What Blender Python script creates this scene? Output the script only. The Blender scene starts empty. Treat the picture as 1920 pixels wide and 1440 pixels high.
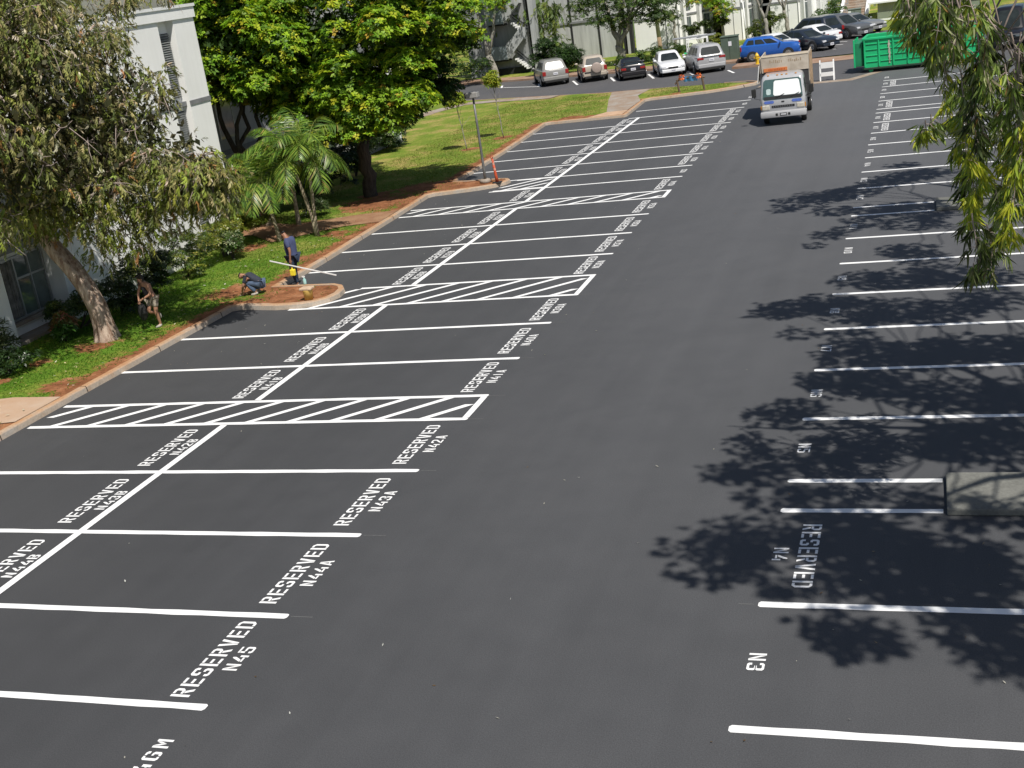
import bpy, bmesh, math, random
import numpy as np
from mathutils import Vector, Matrix

random.seed(7)
RNG = np.random.default_rng(11)
SC = bpy.context.scene
COL = SC.collection
PI = math.pi
SKY_STRENGTH, SUN_STRENGTH = 0.071, 5.0
SUN = Vector((0.42, -0.48, 1.0)).normalized()      # towards the sun

# ------------------------------------------------------------------ helpers
def newmesh(name, verts, faces, mats=None, parent=None, smooth=False, fmat=None):
    me = bpy.data.meshes.new(name)
    me.from_pydata([tuple(v) for v in verts], [], [tuple(f) for f in faces])
    me.update()
    if mats is not None:
        for m in (mats if isinstance(mats, (list, tuple)) else [mats]):
            me.materials.append(m)
    if fmat:
        me.polygons.foreach_set('material_index', fmat)
    if smooth:
        me.polygons.foreach_set('use_smooth', [True] * len(me.polygons))
    o = bpy.data.objects.new(name, me)
    COL.objects.link(o)
    if parent is not None:
        o.parent = parent
    return o

def tag(o, label=None, cat=None, group=None, kind=None):
    if label: o['label'] = label
    if cat: o['category'] = cat
    if group: o['group'] = group
    if kind: o['kind'] = kind
    return o

def thing(name, label, cat, loc=(0, 0, 0), rz=0.0, group=None):
    o = bpy.data.objects.new(name, None)
    o.empty_display_size = 0.2
    COL.objects.link(o)
    o.location = loc
    o.rotation_euler = (0, 0, rz)
    return tag(o, label, cat, group)

class MB:
    """collects shapes into one mesh"""
    def __init__(s):
        s.v = []; s.f = []; s.m = []
    def add(s, vs, fs, mi=0, M=None):
        n = len(s.v)
        for p in vs:
            s.v.append(tuple(M @ Vector(p)) if M is not None else tuple(p))
        for f in fs:
            s.f.append([i + n for i in f]); s.m.append(mi)
        return s
    def box(s, x0, x1, y0, y1, z0, z1, mi=0, M=None, bev=0.0):
        if bev > 0:
            b = min(bev, abs(x1 - x0) * .45, abs(y1 - y0) * .45, abs(z1 - z0) * .45)
            bm = bmesh.new()
            bmesh.ops.create_cube(bm, size=1)
            for q in bm.verts:
                q.co = Vector(((x0 + x1) / 2 + q.co.x * (x1 - x0), (y0 + y1) / 2 + q.co.y * (y1 - y0), (z0 + z1) / 2 + q.co.z * (z1 - z0)))
            bmesh.ops.bevel(bm, geom=bm.edges[:], offset=b, segments=2, affect='EDGES', profile=0.5)
            bm.verts.index_update()
            vs = [q.co.copy() for q in bm.verts]; fs = [[q.index for q in f.verts] for f in bm.faces]
            bm.free()
            return s.add(vs, fs, mi, M)
        vs = [(x0, y0, z0), (x1, y0, z0), (x1, y1, z0), (x0, y1, z0), (x0, y0, z1), (x1, y0, z1), (x1, y1, z1), (x0, y1, z1)]
        fs = [(0, 3, 2, 1), (4, 5, 6, 7), (0, 1, 5, 4), (1, 2, 6, 5), (2, 3, 7, 6), (3, 0, 4, 7)]
        return s.add(vs, fs, mi, M)
    def prism(s, pts, z0, z1, mi=0, M=None):
        n = len(pts)
        vs = [(p[0], p[1], z0) for p in pts] + [(p[0], p[1], z1) for p in pts]
        fs = [list(range(n))[::-1], list(range(n, 2 * n))]
        for i in range(n):
            j = (i + 1) % n
            fs.append((i, j, n + j, n + i))
        return s.add(vs, fs, mi, M)
    def tube(s, path, rad, n=8, mi=0, cap=True, wob=0.0):
        path = [Vector(p) for p in path]
        if not isinstance(rad, (list, tuple)):
            rad = [rad] * len(path)
        base = len(s.v)
        up = Vector((0, 0, 1))
        for i, p in enumerate(path):
            t = (path[min(i + 1, len(path) - 1)] - path[max(i - 1, 0)])
            if t.length < 1e-9: t = Vector((0, 0, 1))
            t.normalize()
            a = t.cross(Vector((1, 0, 0)) if abs(t.x) < .8 else Vector((0, 1, 0))).normalized()
            b = t.cross(a)
            for k in range(n):
                an = 2 * PI * k / n
                r = rad[i] * (1 + wob * random.uniform(-1, 1))
                s.v.append(tuple(p + (a * math.cos(an) + b * math.sin(an)) * r))
        for i in range(len(path) - 1):
            for k in range(n):
                k2 = (k + 1) % n
                s.f.append([base + i * n + k, base + i * n + k2, base + (i + 1) * n + k2, base + (i + 1) * n + k]); s.m.append(mi)
        if cap:
            s.f.append([base + k for k in range(n)][::-1]); s.m.append(mi)
            s.f.append([base + (len(path) - 1) * n + k for k in range(n)]); s.m.append(mi)
        return s
    def loft(s, rings, mi=0, cap=True, closed=True):
        base = len(s.v); n = len(rings[0])
        for r in rings:
            for p in r: s.v.append(tuple(p))
        for i in range(len(rings) - 1):
            for k in range(n if closed else n - 1):
                k2 = (k + 1) % n
                s.f.append([base + i * n + k, base + i * n + k2, base + (i + 1) * n + k2, base + (i + 1) * n + k]); s.m.append(mi)
        if cap:
            s.f.append([base + k for k in range(n)][::-1]); s.m.append(mi)
            s.f.append([base + (len(rings) - 1) * n + k for k in range(n)]); s.m.append(mi)
        return s
    def lathe(s, prof, n=16, mi=0, M=None):
        """prof: (r, z) list"""
        vs = []; fs = []
        for r, z in prof:
            for k in range(n):
                a = 2 * PI * k / n
                vs.append((r * math.cos(a), r * math.sin(a), z))
        for i in range(len(prof) - 1):
            for k in range(n):
                k2 = (k + 1) % n
                fs.append((i * n + k, i * n + k2, (i + 1) * n + k2, (i + 1) * n + k))
        fs.append(tuple(range(n))[::-1]); fs.append(tuple((len(prof) - 1) * n + k for k in range(n)))
        return s.add(vs, fs, mi, M)
    def ball(s, c, r, mi=0, seg=10, rings=7):
        if not isinstance(r, (tuple, list)): r = (r, r, r)
        vs = []; fs = []
        for i in range(rings + 1):
            th = PI * i / rings
            for k in range(seg):
                a = 2 * PI * k / seg
                vs.append((c[0] + r[0] * math.sin(th) * math.cos(a), c[1] + r[1] * math.sin(th) * math.sin(a), c[2] + r[2] * math.cos(th)))
        for i in range(rings):
            for k in range(seg):
                k2 = (k + 1) % seg
                fs.append((i * seg + k, (i + 1) * seg + k, (i + 1) * seg + k2, i * seg + k2))
        return s.add(vs, fs, mi)
    def build(s, name, mats, parent=None, smooth=False):
        return newmesh(name, s.v, s.f, mats, parent, smooth, s.m)

def shade_auto(o, ang=40):
    """smooth faces but keep hard edges sharp"""
    me = o.data
    bm = bmesh.new(); bm.from_mesh(me)
    bmesh.ops.remove_doubles(bm, verts=bm.verts[:], dist=1e-5)
    bmesh.ops.recalc_face_normals(bm, faces=bm.faces[:])
    for f in bm.faces: f.smooth = True
    for e in bm.edges:
        if len(e.link_faces) == 2 and e.calc_face_angle(0) > math.radians(ang): e.smooth = False
    bm.to_mesh(me); bm.free()
    return o

# ---------------------------------------------------------------- materials
def _nt(name):
    m = bpy.data.materials.new(name); m.use_nodes = True
    nt = m.node_tree; nt.nodes.clear()
    out = nt.nodes.new('ShaderNodeOutputMaterial')
    return m, nt, out

def _pos(nt):
    return nt.nodes.new('ShaderNodeNewGeometry').outputs['Position']

def _noise(nt, vec, scale, detail=4, rough=.55, dim=None):
    n = nt.nodes.new('ShaderNodeTexNoise')
    n.inputs['Scale'].default_value = scale
    n.inputs['Detail'].default_value = detail
    n.inputs['Roughness'].default_value = rough
    nt.links.new(vec, n.inputs['Vector'])
    return n.outputs['Fac']

def _ramp(nt, fac, stops):
    r = nt.nodes.new('ShaderNodeValToRGB')
    el = r.color_ramp.elements
    while len(el) < len(stops): el.new(.5)
    for e, (p, c) in zip(el, stops):
        e.position = p; e.color = (c[0], c[1], c[2], 1)
    nt.links.new(fac, r.inputs['Fac'])
    return r.outputs['Color']

def _mix(nt, fac, a, b, mode='MIX'):
    n = nt.nodes.new('ShaderNodeMix'); n.data_type = 'RGBA'; n.blend_type = mode
    for sock, v in ((n.inputs[0], fac), (n.inputs[6], a), (n.inputs[7], b)):
        if hasattr(v, 'links') or isinstance(v, bpy.types.NodeSocket): nt.links.new(v, sock)
        elif isinstance(v, (int, float)): sock.default_value = v
        else: sock.default_value = (v[0], v[1], v[2], 1)
    return n.outputs[2]

def _bump(nt, h, strength, dist):
    b = nt.nodes.new('ShaderNodeBump')
    b.inputs['Strength'].default_value = strength
    b.inputs['Distance'].default_value = dist
    nt.links.new(h, b.inputs['Height'])
    return b.outputs['Normal']

def mat(name, col, rough=.6, var=.15, scale=3.0, bump=0.0, bscale=30.0, metal=0.0, spec=.5, coat=0.0, col2=None):
    m, nt, out = _nt(name)
    p = nt.nodes.new('ShaderNodeBsdfPrincipled')
    pos = _pos(nt)
    f = _noise(nt, pos, scale, 5)
    lo = tuple(c * (1 - var) for c in col)
    hi = col2 if col2 else tuple(min(1, c * (1 + var)) for c in col)
    c = _ramp(nt, f, [(.3, lo), (.7, hi)])
    nt.links.new(c, p.inputs['Base Color'])
    p.inputs['Roughness'].default_value = rough
    p.inputs['Metallic'].default_value = metal
    p.inputs['Specular IOR Level'].default_value = spec
    p.inputs['Coat Weight'].default_value = coat
    p.inputs['Coat Roughness'].default_value = .08
    if bump > 0:
        nt.links.new(_bump(nt, _noise(nt, pos, bscale, 5), bump, .02), p.inputs['Normal'])
    nt.links.new(p.outputs[0], out.inputs[0])
    return m

def paint(name, col, rough=.28):
    return mat(name, col, rough, .04, 6, coat=.6, spec=.5)

def glass_dark(name, col=(.02, .03, .03)):
    return mat(name, col, .06, .3, 2.5, spec=.9, coat=.5)

def leaf_mat(name, rough=.5, trans=.32, spec=.35):
    m, nt, out = _nt(name)
    a = nt.nodes.new('ShaderNodeAttribute'); a.attribute_name = 'Col'
    p = nt.nodes.new('ShaderNodeBsdfPrincipled')
    p.inputs['Roughness'].default_value = rough
    p.inputs['Specular IOR Level'].default_value = spec
    nt.links.new(a.outputs['Color'], p.inputs['Base Color'])
    t = nt.nodes.new('ShaderNodeBsdfTranslucent')
    tc = _mix(nt, 1.0, a.outputs['Color'], (1.15, 1.2, .55), 'MULTIPLY')
    nt.links.new(tc, t.inputs['Color'])
    mx = nt.nodes.new('ShaderNodeMixShader'); mx.inputs[0].default_value = trans
    nt.links.new(p.outputs[0], mx.inputs[1]); nt.links.new(t.outputs[0], mx.inputs[2])
    nt.links.new(mx.outputs[0], out.inputs[0])
    return m

def asphalt_mat(name, base, tint, lanes=False):
    m, nt, out = _nt(name)
    p = nt.nodes.new('ShaderNodeBsdfPrincipled')
    pos = _pos(nt)
    big = _noise(nt, pos, .16, 4, .6)
    mid = _noise(nt, pos, 1.3, 5, .6)
    fine = _noise(nt, pos, 60, 3, .7)
    c = _ramp(nt, big, [(.3, tuple(x * .93 for x in base)), (.5, base), (.72, tint)])
    c = _mix(nt, 1.0, c, _ramp(nt, mid, [(.25, (.95, .95, .95)), (.75, (1.045, 1.045, 1.045))]), 'MULTIPLY')
    c = _mix(nt, 1.0, c, _ramp(nt, fine, [(.3, (.72, .72, .72)), (.7, (1.28, 1.28, 1.28))]), 'MULTIPLY')
    # squeegee swirls left when the sealer was spread
    mp = nt.nodes.new('ShaderNodeMapping'); mp.inputs['Scale'].default_value = (1.6, .25, 1)
    mp.inputs['Rotation'].default_value = (0, 0, .5)
    nt.links.new(pos, mp.inputs['Vector'])
    sw = _noise(nt, mp.outputs[0], .9, 6, .65)
    c = _mix(nt, _ramp(nt, sw, [(.62, (0, 0, 0)), (.85, (.14, .14, .14))]), c, tuple(x * 1.7 for x in base))
    if lanes:
        mq = nt.nodes.new('ShaderNodeMapping'); mq.inputs['Scale'].default_value = (1.5, .04, 1)
        nt.links.new(pos, mq.inputs['Vector'])
        c = _mix(nt, 1.0, c, _ramp(nt, _noise(nt, mq.outputs[0], 1.0, 3, .6), [(.3, (.95, .95, .95)), (.7, (1.05, 1.05, 1.05))]), 'MULTIPLY')
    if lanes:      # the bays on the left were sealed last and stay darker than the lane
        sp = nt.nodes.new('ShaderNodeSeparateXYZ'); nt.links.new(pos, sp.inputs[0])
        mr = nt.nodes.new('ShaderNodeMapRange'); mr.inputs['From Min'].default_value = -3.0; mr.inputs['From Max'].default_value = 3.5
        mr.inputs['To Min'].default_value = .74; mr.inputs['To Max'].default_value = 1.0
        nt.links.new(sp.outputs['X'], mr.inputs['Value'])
        my = nt.nodes.new('ShaderNodeMapRange'); my.inputs['From Min'].default_value = -2.0; my.inputs['From Max'].default_value = 50.0  # lighter with distance: grazing sheen put into the asphalt colour
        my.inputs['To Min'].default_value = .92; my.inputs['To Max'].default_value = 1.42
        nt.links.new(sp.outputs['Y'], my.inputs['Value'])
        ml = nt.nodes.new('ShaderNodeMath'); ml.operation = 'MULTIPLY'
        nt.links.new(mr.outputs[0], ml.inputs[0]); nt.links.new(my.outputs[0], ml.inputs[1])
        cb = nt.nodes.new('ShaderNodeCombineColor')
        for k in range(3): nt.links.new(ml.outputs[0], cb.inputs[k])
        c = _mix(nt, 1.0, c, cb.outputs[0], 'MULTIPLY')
    nt.links.new(c, p.inputs['Base Color'])
    r = nt.nodes.new('ShaderNodeMapRange')
    r.inputs['To Min'].default_value = .62; r.inputs['To Max'].default_value = .85
    nt.links.new(mid, r.inputs['Value']); nt.links.new(r.outputs[0], p.inputs['Roughness'])
    p.inputs['Specular IOR Level'].default_value = .25
    nt.links.new(_bump(nt, fine, .35, .006), p.inputs['Normal'])
    nt.links.new(p.outputs[0], out.inputs[0])
    return m

def lawn_mat(name):
    """grass and red soil, mixed by the mesh attribute 'soil'"""
    m, nt, out = _nt(name)
    p = nt.nodes.new('ShaderNodeBsdfPrincipled'); p.inputs['Roughness'].default_value = .9
    p.inputs['Specular IOR Level'].default_value = .1
    pos = _pos(nt)
    a = nt.nodes.new('ShaderNodeAttribute'); a.attribute_name = 'soil'
    n1 = _noise(nt, pos, .55, 5, .6); n2 = _noise(nt, pos, 9, 5, .7); n3 = _noise(nt, pos, 2.2, 4, .6)
    g = _ramp(nt, n1, [(.3, (.06, .135, .014)), (.5, (.105, .195, .022)), (.68, (.20, .235, .042))])
    dry = _ramp(nt, n1, [(.32, (.115, .19, .026)), (.5, (.185, .235, .04)), (.66, (.36, .28, .11))])
    sp = nt.nodes.new('ShaderNodeSeparateXYZ'); nt.links.new(pos, sp.inputs[0])
    mr = nt.nodes.new('ShaderNodeMapRange'); mr.inputs['From Min'].default_value = 20; mr.inputs['From Max'].default_value = 44
    nt.links.new(sp.outputs['Y'], mr.inputs['Value'])
    g = _mix(nt, mr.outputs[0], g, dry)
    g = _mix(nt, 1.0, g, _ramp(nt, n2, [(.3, (.55, .55, .5)), (.72, (1.4, 1.4, 1.3))]), 'MULTIPLY')
    s = _ramp(nt, n3, [(.3, (.15, .060, .028)), (.55, (.28, .120, .056)), (.75, (.38, .19, .10))])
    s = _mix(nt, 1.0, s, _ramp(nt, n2, [(.3, (.65, .65, .65)), (.7, (1.3, 1.3, 1.3))]), 'MULTIPLY')
    add = nt.nodes.new('ShaderNodeMath'); add.operation = 'ADD'
    sub = nt.nodes.new('ShaderNodeMath'); sub.operation = 'MULTIPLY_ADD'
    nt.links.new(n3, sub.inputs[0]); sub.inputs[1].default_value = .9; sub.inputs[2].default_value = -.45
    nt.links.new(a.outputs['Fac'], add.inputs[0]); nt.links.new(sub.outputs[0], add.inputs[1])
    add2 = nt.nodes.new('ShaderNodeMath'); add2.operation = 'MULTIPLY_ADD'
    nt.links.new(n2, add2.inputs[0]); add2.inputs[1].default_value = .5; add2.inputs[2].default_value = -.25
    add3 = nt.nodes.new('ShaderNodeMath'); add3.operation = 'ADD'
    nt.links.new(add.outputs[0], add3.inputs[0]); nt.links.new(add2.outputs[0], add3.inputs[1])
    fac = _ramp(nt, add3.outputs[0], [(.42, (0, 0, 0)), (.58, (1, 1, 1))])
    nt.links.new(_mix(nt, fac, g, s), p.inputs['Base Color'])
    nt.links.new(_bump(nt, n2, .8, .05), p.inputs['Normal'])
    nt.links.new(p.outputs[0], out.inputs[0])
    return m

def wall_mat(name, col, streak=.12):
    m, nt, out = _nt(name)
    p = nt.nodes.new('ShaderNodeBsdfPrincipled'); p.inputs['Roughness'].default_value = .8
    p.inputs['Specular IOR Level'].default_value = .2
    pos = _pos(nt)
    mp = nt.nodes.new('ShaderNodeMapping'); mp.inputs['Scale'].default_value = (3, 3, .25)
    nt.links.new(pos, mp.inputs['Vector'])
    f = _noise(nt, mp.outputs[0], 1.2, 5, .6)
    f2 = _noise(nt, pos, .5, 3)
    c = _ramp(nt, f, [(.3, tuple(x * (1 - streak) for x in col)), (.6, col)])
    c = _mix(nt, 1.0, c, _ramp(nt, f2, [(.3, (.92, .92, .91)), (.7, (1, 1, 1))]), 'MULTIPLY')
    nt.links.new(c, p.inputs['Base Color'])
    nt.links.new(_bump(nt, _noise(nt, pos, 45, 3), .15, .01), p.inputs['Normal'])
    nt.links.new(p.outputs[0], out.inputs[0])
    return m

def bark_mat(name, a, b, sc=(14, 14, 2.2)):
    m, nt, out = _nt(name)
    p = nt.nodes.new('ShaderNodeBsdfPrincipled'); p.inputs['Roughness'].default_value = .9
    p.inputs['Specular IOR Level'].default_value = .1
    pos = _pos(nt)
    mp = nt.nodes.new('ShaderNodeMapping'); mp.inputs['Scale'].default_value = sc
    nt.links.new(pos, mp.inputs['Vector'])
    f = _noise(nt, mp.outputs[0], 1.0, 6, .7)
    nt.links.new(_ramp(nt, f, [(.32, a), (.62, b)]), p.inputs['Base Color'])
    nt.links.new(_bump(nt, f, .9, .06), p.inputs['Normal'])
    nt.links.new(p.outputs[0], out.inputs[0])
    return m

def stain_concrete(name, col, dirt, amt=.5):
    m, nt, out = _nt(name)
    p = nt.nodes.new('ShaderNodeBsdfPrincipled'); p.inputs['Roughness'].default_value = .85
    p.inputs['Specular IOR Level'].default_value = .2
    pos = _pos(nt)
    f = _noise(nt, pos, 1.1, 6, .65); g = _noise(nt, pos, 22, 4, .6)
    c = _ramp(nt, f, [(.35, col), (.35 + amt * .5, dirt)])
    c = _mix(nt, 1.0, c, _ramp(nt, g, [(.3, (.82, .82, .82)), (.7, (1.12, 1.12, 1.12))]), 'MULTIPLY')
    nt.links.new(c, p.inputs['Base Color'])
    nt.links.new(_bump(nt, g, .3, .01), p.inputs['Normal'])
    nt.links.new(p.outputs[0], out.inputs[0])
    return m

def kerb_mat(name):
    """concrete kerb: red-dirt stained on top, greyer on the face"""
    m, nt, out = _nt(name)
    p = nt.nodes.new('ShaderNodeBsdfPrincipled'); p.inputs['Roughness'].default_value = .85
    p.inputs['Specular IOR Level'].default_value = .2
    geo = nt.nodes.new('ShaderNodeNewGeometry')
    pos = geo.outputs['Position']
    sep = nt.nodes.new('ShaderNodeSeparateXYZ'); nt.links.new(geo.outputs['Normal'], sep.inputs[0])
    f = _noise(nt, pos, 1.4, 6, .65); g = _noise(nt, pos, 18, 4, .6); h = _noise(nt, pos, 5, 5, .7)
    top = _ramp(nt, f, [(.3, (.42, .33, .25)), (.5, (.46, .28, .16)), (.7, (.40, .20, .10))])
    face = _ramp(nt, f, [(.3, (.36, .34, .31)), (.55, (.42, .36, .29)), (.75, (.40, .27, .18))])
    face = _mix(nt, _ramp(nt, h, [(.60, (0, 0, 0)), (.75, (.55, .55, .55))]), face, (.13, .12, .11))
    c = _mix(nt, sep.outputs['Z'], face, top)
    # expansion joints about every three metres
    sy = nt.nodes.new('ShaderNodeSeparateXYZ'); nt.links.new(pos, sy.inputs[0])
    dv = nt.nodes.new('ShaderNodeMath'); dv.operation = 'MULTIPLY'; dv.inputs[1].default_value = 1 / 3.05; nt.links.new(sy.outputs['Y'], dv.inputs[0])
    fr_ = nt.nodes.new('ShaderNodeMath'); fr_.operation = 'FRACT'; nt.links.new(dv.outputs[0], fr_.inputs[0])
    lt = nt.nodes.new('ShaderNodeMath'); lt.operation = 'LESS_THAN'; lt.inputs[1].default_value = .011; nt.links.new(fr_.outputs[0], lt.inputs[0])
    c = _mix(nt, lt.outputs[0], c, (.06, .045, .035))
    c = _mix(nt, 1.0, c, _ramp(nt, g, [(.3, (.84, .84, .84)), (.7, (1.1, 1.1, 1.1))]), 'MULTIPLY')
    nt.links.new(c, p.inputs['Base Color'])
    nt.links.new(_bump(nt, g, .35, .01), p.inputs['Normal'])
    nt.links.new(p.outputs[0], out.inputs[0])
    return m

def line_mat(name):
    m, nt, out = _nt(name)
    p = nt.nodes.new('ShaderNodeBsdfPrincipled'); p.inputs['Roughness'].default_value = .7
    pos = _pos(nt)
    g = _noise(nt, pos, 55, 4, .7); f = _noise(nt, pos, 1.5, 4)
    c = _ramp(nt, g, [(.26, (.60, .60, .60)), (.38, (.86, .86, .855))])
    c = _mix(nt, 1.0, c, _ramp(nt, f, [(.3, (.92, .92, .92)), (.7, (1, 1, 1))]), 'MULTIPLY')
    nt.links.new(c, p.inputs['Base Color'])
    nt.links.new(p.outputs[0], out.inputs[0])
    return m

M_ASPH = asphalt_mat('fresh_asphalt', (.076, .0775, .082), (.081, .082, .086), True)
M_ROAD = asphalt_mat('older_asphalt', (.095, .094, .098), (.112, .106, .104))
M_LINE = line_mat('white_road_paint')
M_LAWN = lawn_mat('grass_and_soil')
M_KERB = kerb_mat('kerb_concrete')
M_CONC = stain_concrete('walk_concrete', (.36, .33, .29), (.30, .22, .16))
M_PINK = stain_concrete('stained_walk', (.37, .27, .20), (.30, .18, .12))
M_SOILW = stain_concrete('dirt_walk', (.36, .22, .13), (.22, .10, .055), .8)
M_PAD = stain_concrete('pad_concrete', (.20, .20, .18), (.15, .15, .135), .5)
M_WALL = wall_mat('white_wall', (.92, .92, .90), .05)
M_WALLG = wall_mat('grey_wall', (.34, .34, .33), .2)
M_TRIM = mat('grey_band', (.20, .205, .21), .7, .15, 4)
M_BRIGHT = mat('white_trim', (.82, .82, .81), .6, .03, 3)
M_GLASS = glass_dark('window_glass', (.10, .13, .12))
M_CURT = mat('curtain_grey', (.17, .16, .15), .9, .45, 5, bump=.2)
M_LOUV = mat('louver_grey', (.22, .23, .22), .6, .2, 3)
M_DARK = mat('dark_void', (.015, .016, .017), .8, .2, 3)
M_BLACK = mat('black_rubber', (.018, .018, .018), .75, .2, 20)
M_RIM = mat('alloy_rim', (.48, .49, .50), .3, .1, 8, metal=.8)
M_CGLASS = mat('car_glass', (.022, .028, .028), .15, .3, 2.5, spec=.35)
M_RED = mat('tail_red', (.28, .014, .014), .2, .15, 20, coat=.5)
M_LAMP = mat('head_lamp', (.62, .63, .66), .12, .12, 20, coat=.6)
M_PLATE = mat('plate_white', (.75, .75, .78), .5, .05, 20)
M_INK = mat('plate_ink', (.10, .10, .16), .6, .1, 20)
M_CHROME = mat('chrome', (.6, .6, .62), .18, .05, 9, metal=1)
M_STEEL = mat('galvanised', (.40, .41, .42), .45, .15, 9, metal=.6)
M_WOODP = bark_mat('pole_wood', (.22, .15, .09), (.38, .28, .18), (20, 20, 1.5))
M_LEAF = leaf_mat('leaf')
M_LEAFD = leaf_mat('leaf_dense', .6, .14, .25)
M_LEAFG = leaf_mat('grass_blade', .7, .3, .15)
M_LEAFP = leaf_mat('glossy_leaf', .38, .3, .5)
M_BARKP = bark_mat('paperbark', (.15, .075, .045), (.56, .45, .36), (9, 9, 1.5))
M_BARKD = bark_mat('dark_bark', (.035, .03, .026), (.10, .085, .07))
M_BARKG = bark_mat('grey_bark', (.18, .165, .14), (.38, .36, .31), (9, 9, 5))
M_TWIG = mat('twig', (.34, .27, .235), .85, .25, 9)
# ------------------------------------------------------------------ setting
YL = [0.0, 2.26, 4.82, 7.39, 9.9, 11.21, 13.61, 16.26, 18.69, 20.62, 22.99, 25.59, 28.23, 30.84, 32.03, 34.58, 36.82, 39.47, 42.17, 44.85, 47.58, 50.11, 52.48, 55.11]
YR = [0.24, 2.99, 5.82, 6.9, 9.56, 12.17, 14.82, 17.52, 20.32, 22.99, 25.78, 26.91, 29.75, 32.52, 35.23, 37.95, 40.67, 43.4, 46.08, 47.22, 49.82, 52.4, 54.94, 57.4]
XM = -5.417
XR = 6.557

def struct(name, mb, m, smooth=False, parent=None):
    o = mb.build(name, m, parent, smooth)
    if parent is None: o['kind'] = 'structure'
    return o

def sheet(name, pts, z, m):
    mb = MB(); mb.add([(p[0], p[1], z) for p in pts], [list(range(len(pts)))])
    return struct(name, mb, m)

# far ground: one sheet past the horizon
sheet('ground', [(-900, -300), (900, -300), (900, 1500), (-900, 1500)], -.06, mat('far_ground', (.085, .13, .03), .95, .35, .15, bump=.3, bscale=4))

# kerb line of the left bank (outer foot), islands included
KERB = [(-10.75, -14), (-10.70, 4), (-10.66, 9.1), (-10.60, 11.5), (-10.52, 14.0), (-10.42, 17.0), (-10.36, 18.85),
        (-10.12, 18.98), (-8.9, 18.74), (-8.2, 18.76), (-7.75, 18.92), (-7.42, 19.3), (-7.32, 19.8), (-7.40, 20.3), (-7.62, 20.68), (-8.0, 20.92), (-9.4, 21.02), (-9.98, 21.08),
        (-9.98, 21.5), (-9.95, 24.0), (-10.03, 27.0), (-10.12, 31.0), (-10.24, 34.45),
        (-10.05, 34.68), (-9.2, 34.9), (-8.35, 35.15), (-7.75, 35.5), (-7.42, 35.95), (-7.36, 36.4), (-7.55, 36.72), (-8.0, 36.86), (-9.4, 36.95), (-9.95, 37.1),
        (-10.02, 37.4), (-10.05, 40), (-10.2, 45), (-10.45, 50), (-10.62, 53.05), (-10.4, 53.2), (-6.35, 53.2), (-6.25, 53.5), (-6.42, 59.1), (-6.2, 59.35), (-3.1, 59.9), (-1.6, 60.6), (-.5, 61.5), (-.35, 62.2), (-1.1, 62.9), (-2.5, 63.3)]

def offset(path, d):
    out = []
    for i, p in enumerate(path):
        a = Vector(path[max(i - 1, 0)]); b = Vector(path[min(i + 1, len(path) - 1)]); q = Vector(p)
        n1 = (q - a); n2 = (b - q)
        if n1.length < 1e-6: n1 = n2
        if n2.length < 1e-6: n2 = n1
        n1.normalize(); n2.normalize()
        t = (n1 + n2)
        t = t.normalized() if t.length > 1e-6 else n1
        n = Vector((-t.y, t.x)); c = max(.5, n.dot(Vector((-n1.y, n1.x))))
        out.append((q.x + n.x * d / c, q.y + n.y * d / c))
    return out

def kerb(name, path, w=.19, h=.15, m=M_KERB):
    """path walked with the kerb body on its left"""
    mb = MB()
    rings = []
    P0 = path; P1 = offset(path, .025); P2 = offset(path, .05); P3 = offset(path, w)
    for a, b, c, d in zip(P0, P1, P2, P3):
        rings.append([(a[0], a[1], -.05), (b[0], b[1], h - .03), (c[0], c[1], h), (d[0], d[1], h), (d[0], d[1], -.05)])
    mb.loft(rings, cap=True)
    return struct(name, mb, m)
kerb('kerb', KERB)

# lot and roads
LOT = [(-11.2, -25), (34, -25), (34, 61.6), (6.4, 61.6), (4.6, 60.0), (-.2, 60.6), (-.2, 62.9), (-6.5, 62.9), (-11.2, 62)]
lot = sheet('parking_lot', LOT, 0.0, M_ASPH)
NEAR = [(-60, 83), (-40, 77.5), (-30, 73.4), (-21.1, 69.3), (-15.9, 67.2), (-10.3, 64.9), (-5.2, 63.9), (-1.3, 63.1), (0.2, 62.6)]
FAR = [(-3.2, 72.0), (-3.4, 75.6), (-9, 76.9), (-14, 78.4), (-17.2, 79.4), (-19.3, 80.0), (-25.6, 82.3), (-35, 86.5), (-60, 98)]
road = sheet('road', NEAR + [(0.2, 58), (40, 58), (40, 70.4), (3, 70.4)] + FAR, -.012, M_ROAD)
side_lot = sheet('side_parking_lot', [(-3.0, 73.6), (40, 73.0), (40, 92), (10, 95), (5.6, 95), (-.5, 93), (-3.0, 84)], -.008, M_ROAD)
# pavement between the street and the side lot, with a kerb face
mb = MB(); mb.prism([(-3.3, 71.9), (-1.0, 71.5), (1.2, 71.2), (1.2, 73.0), (-3.2, 73.8)], -.05, .13)
struct('pavement', mb, M_PINK)
sheet('driveway_apron', [(1.2, 69.9), (4.5, 70.0), (14, 69.6), (14, 72.0), (4.5, 72.6), (1.2, 73.0)], .004, M_PINK)
sheet('concrete_gutter', [(-.3, 60.3), (1.5, 59.4), (4.9, 59.0), (5.6, 60.2), (6.4, 61.7), (5.8, 61.7), (4.7, 59.9), (1.7, 60.1), (-.2, 61.0)], .006, M_CONC)
# near edge of the street
kerb('kerb_street_near', [(x, y) for x, y in NEAR[:-2]] [::-1], .25, .14, M_PINK)
mb = MB()
fp = FAR[1:]; fo = offset(fp, -2.0)
for i in range(len(fp) - 1):
    a, b, c, d = fp[i], fp[i + 1], fo[i + 1], fo[i]
    mb.prism([a, b, c, d][::-1], -.05, .12)
struct('pavement_far', mb, M_PINK)

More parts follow.
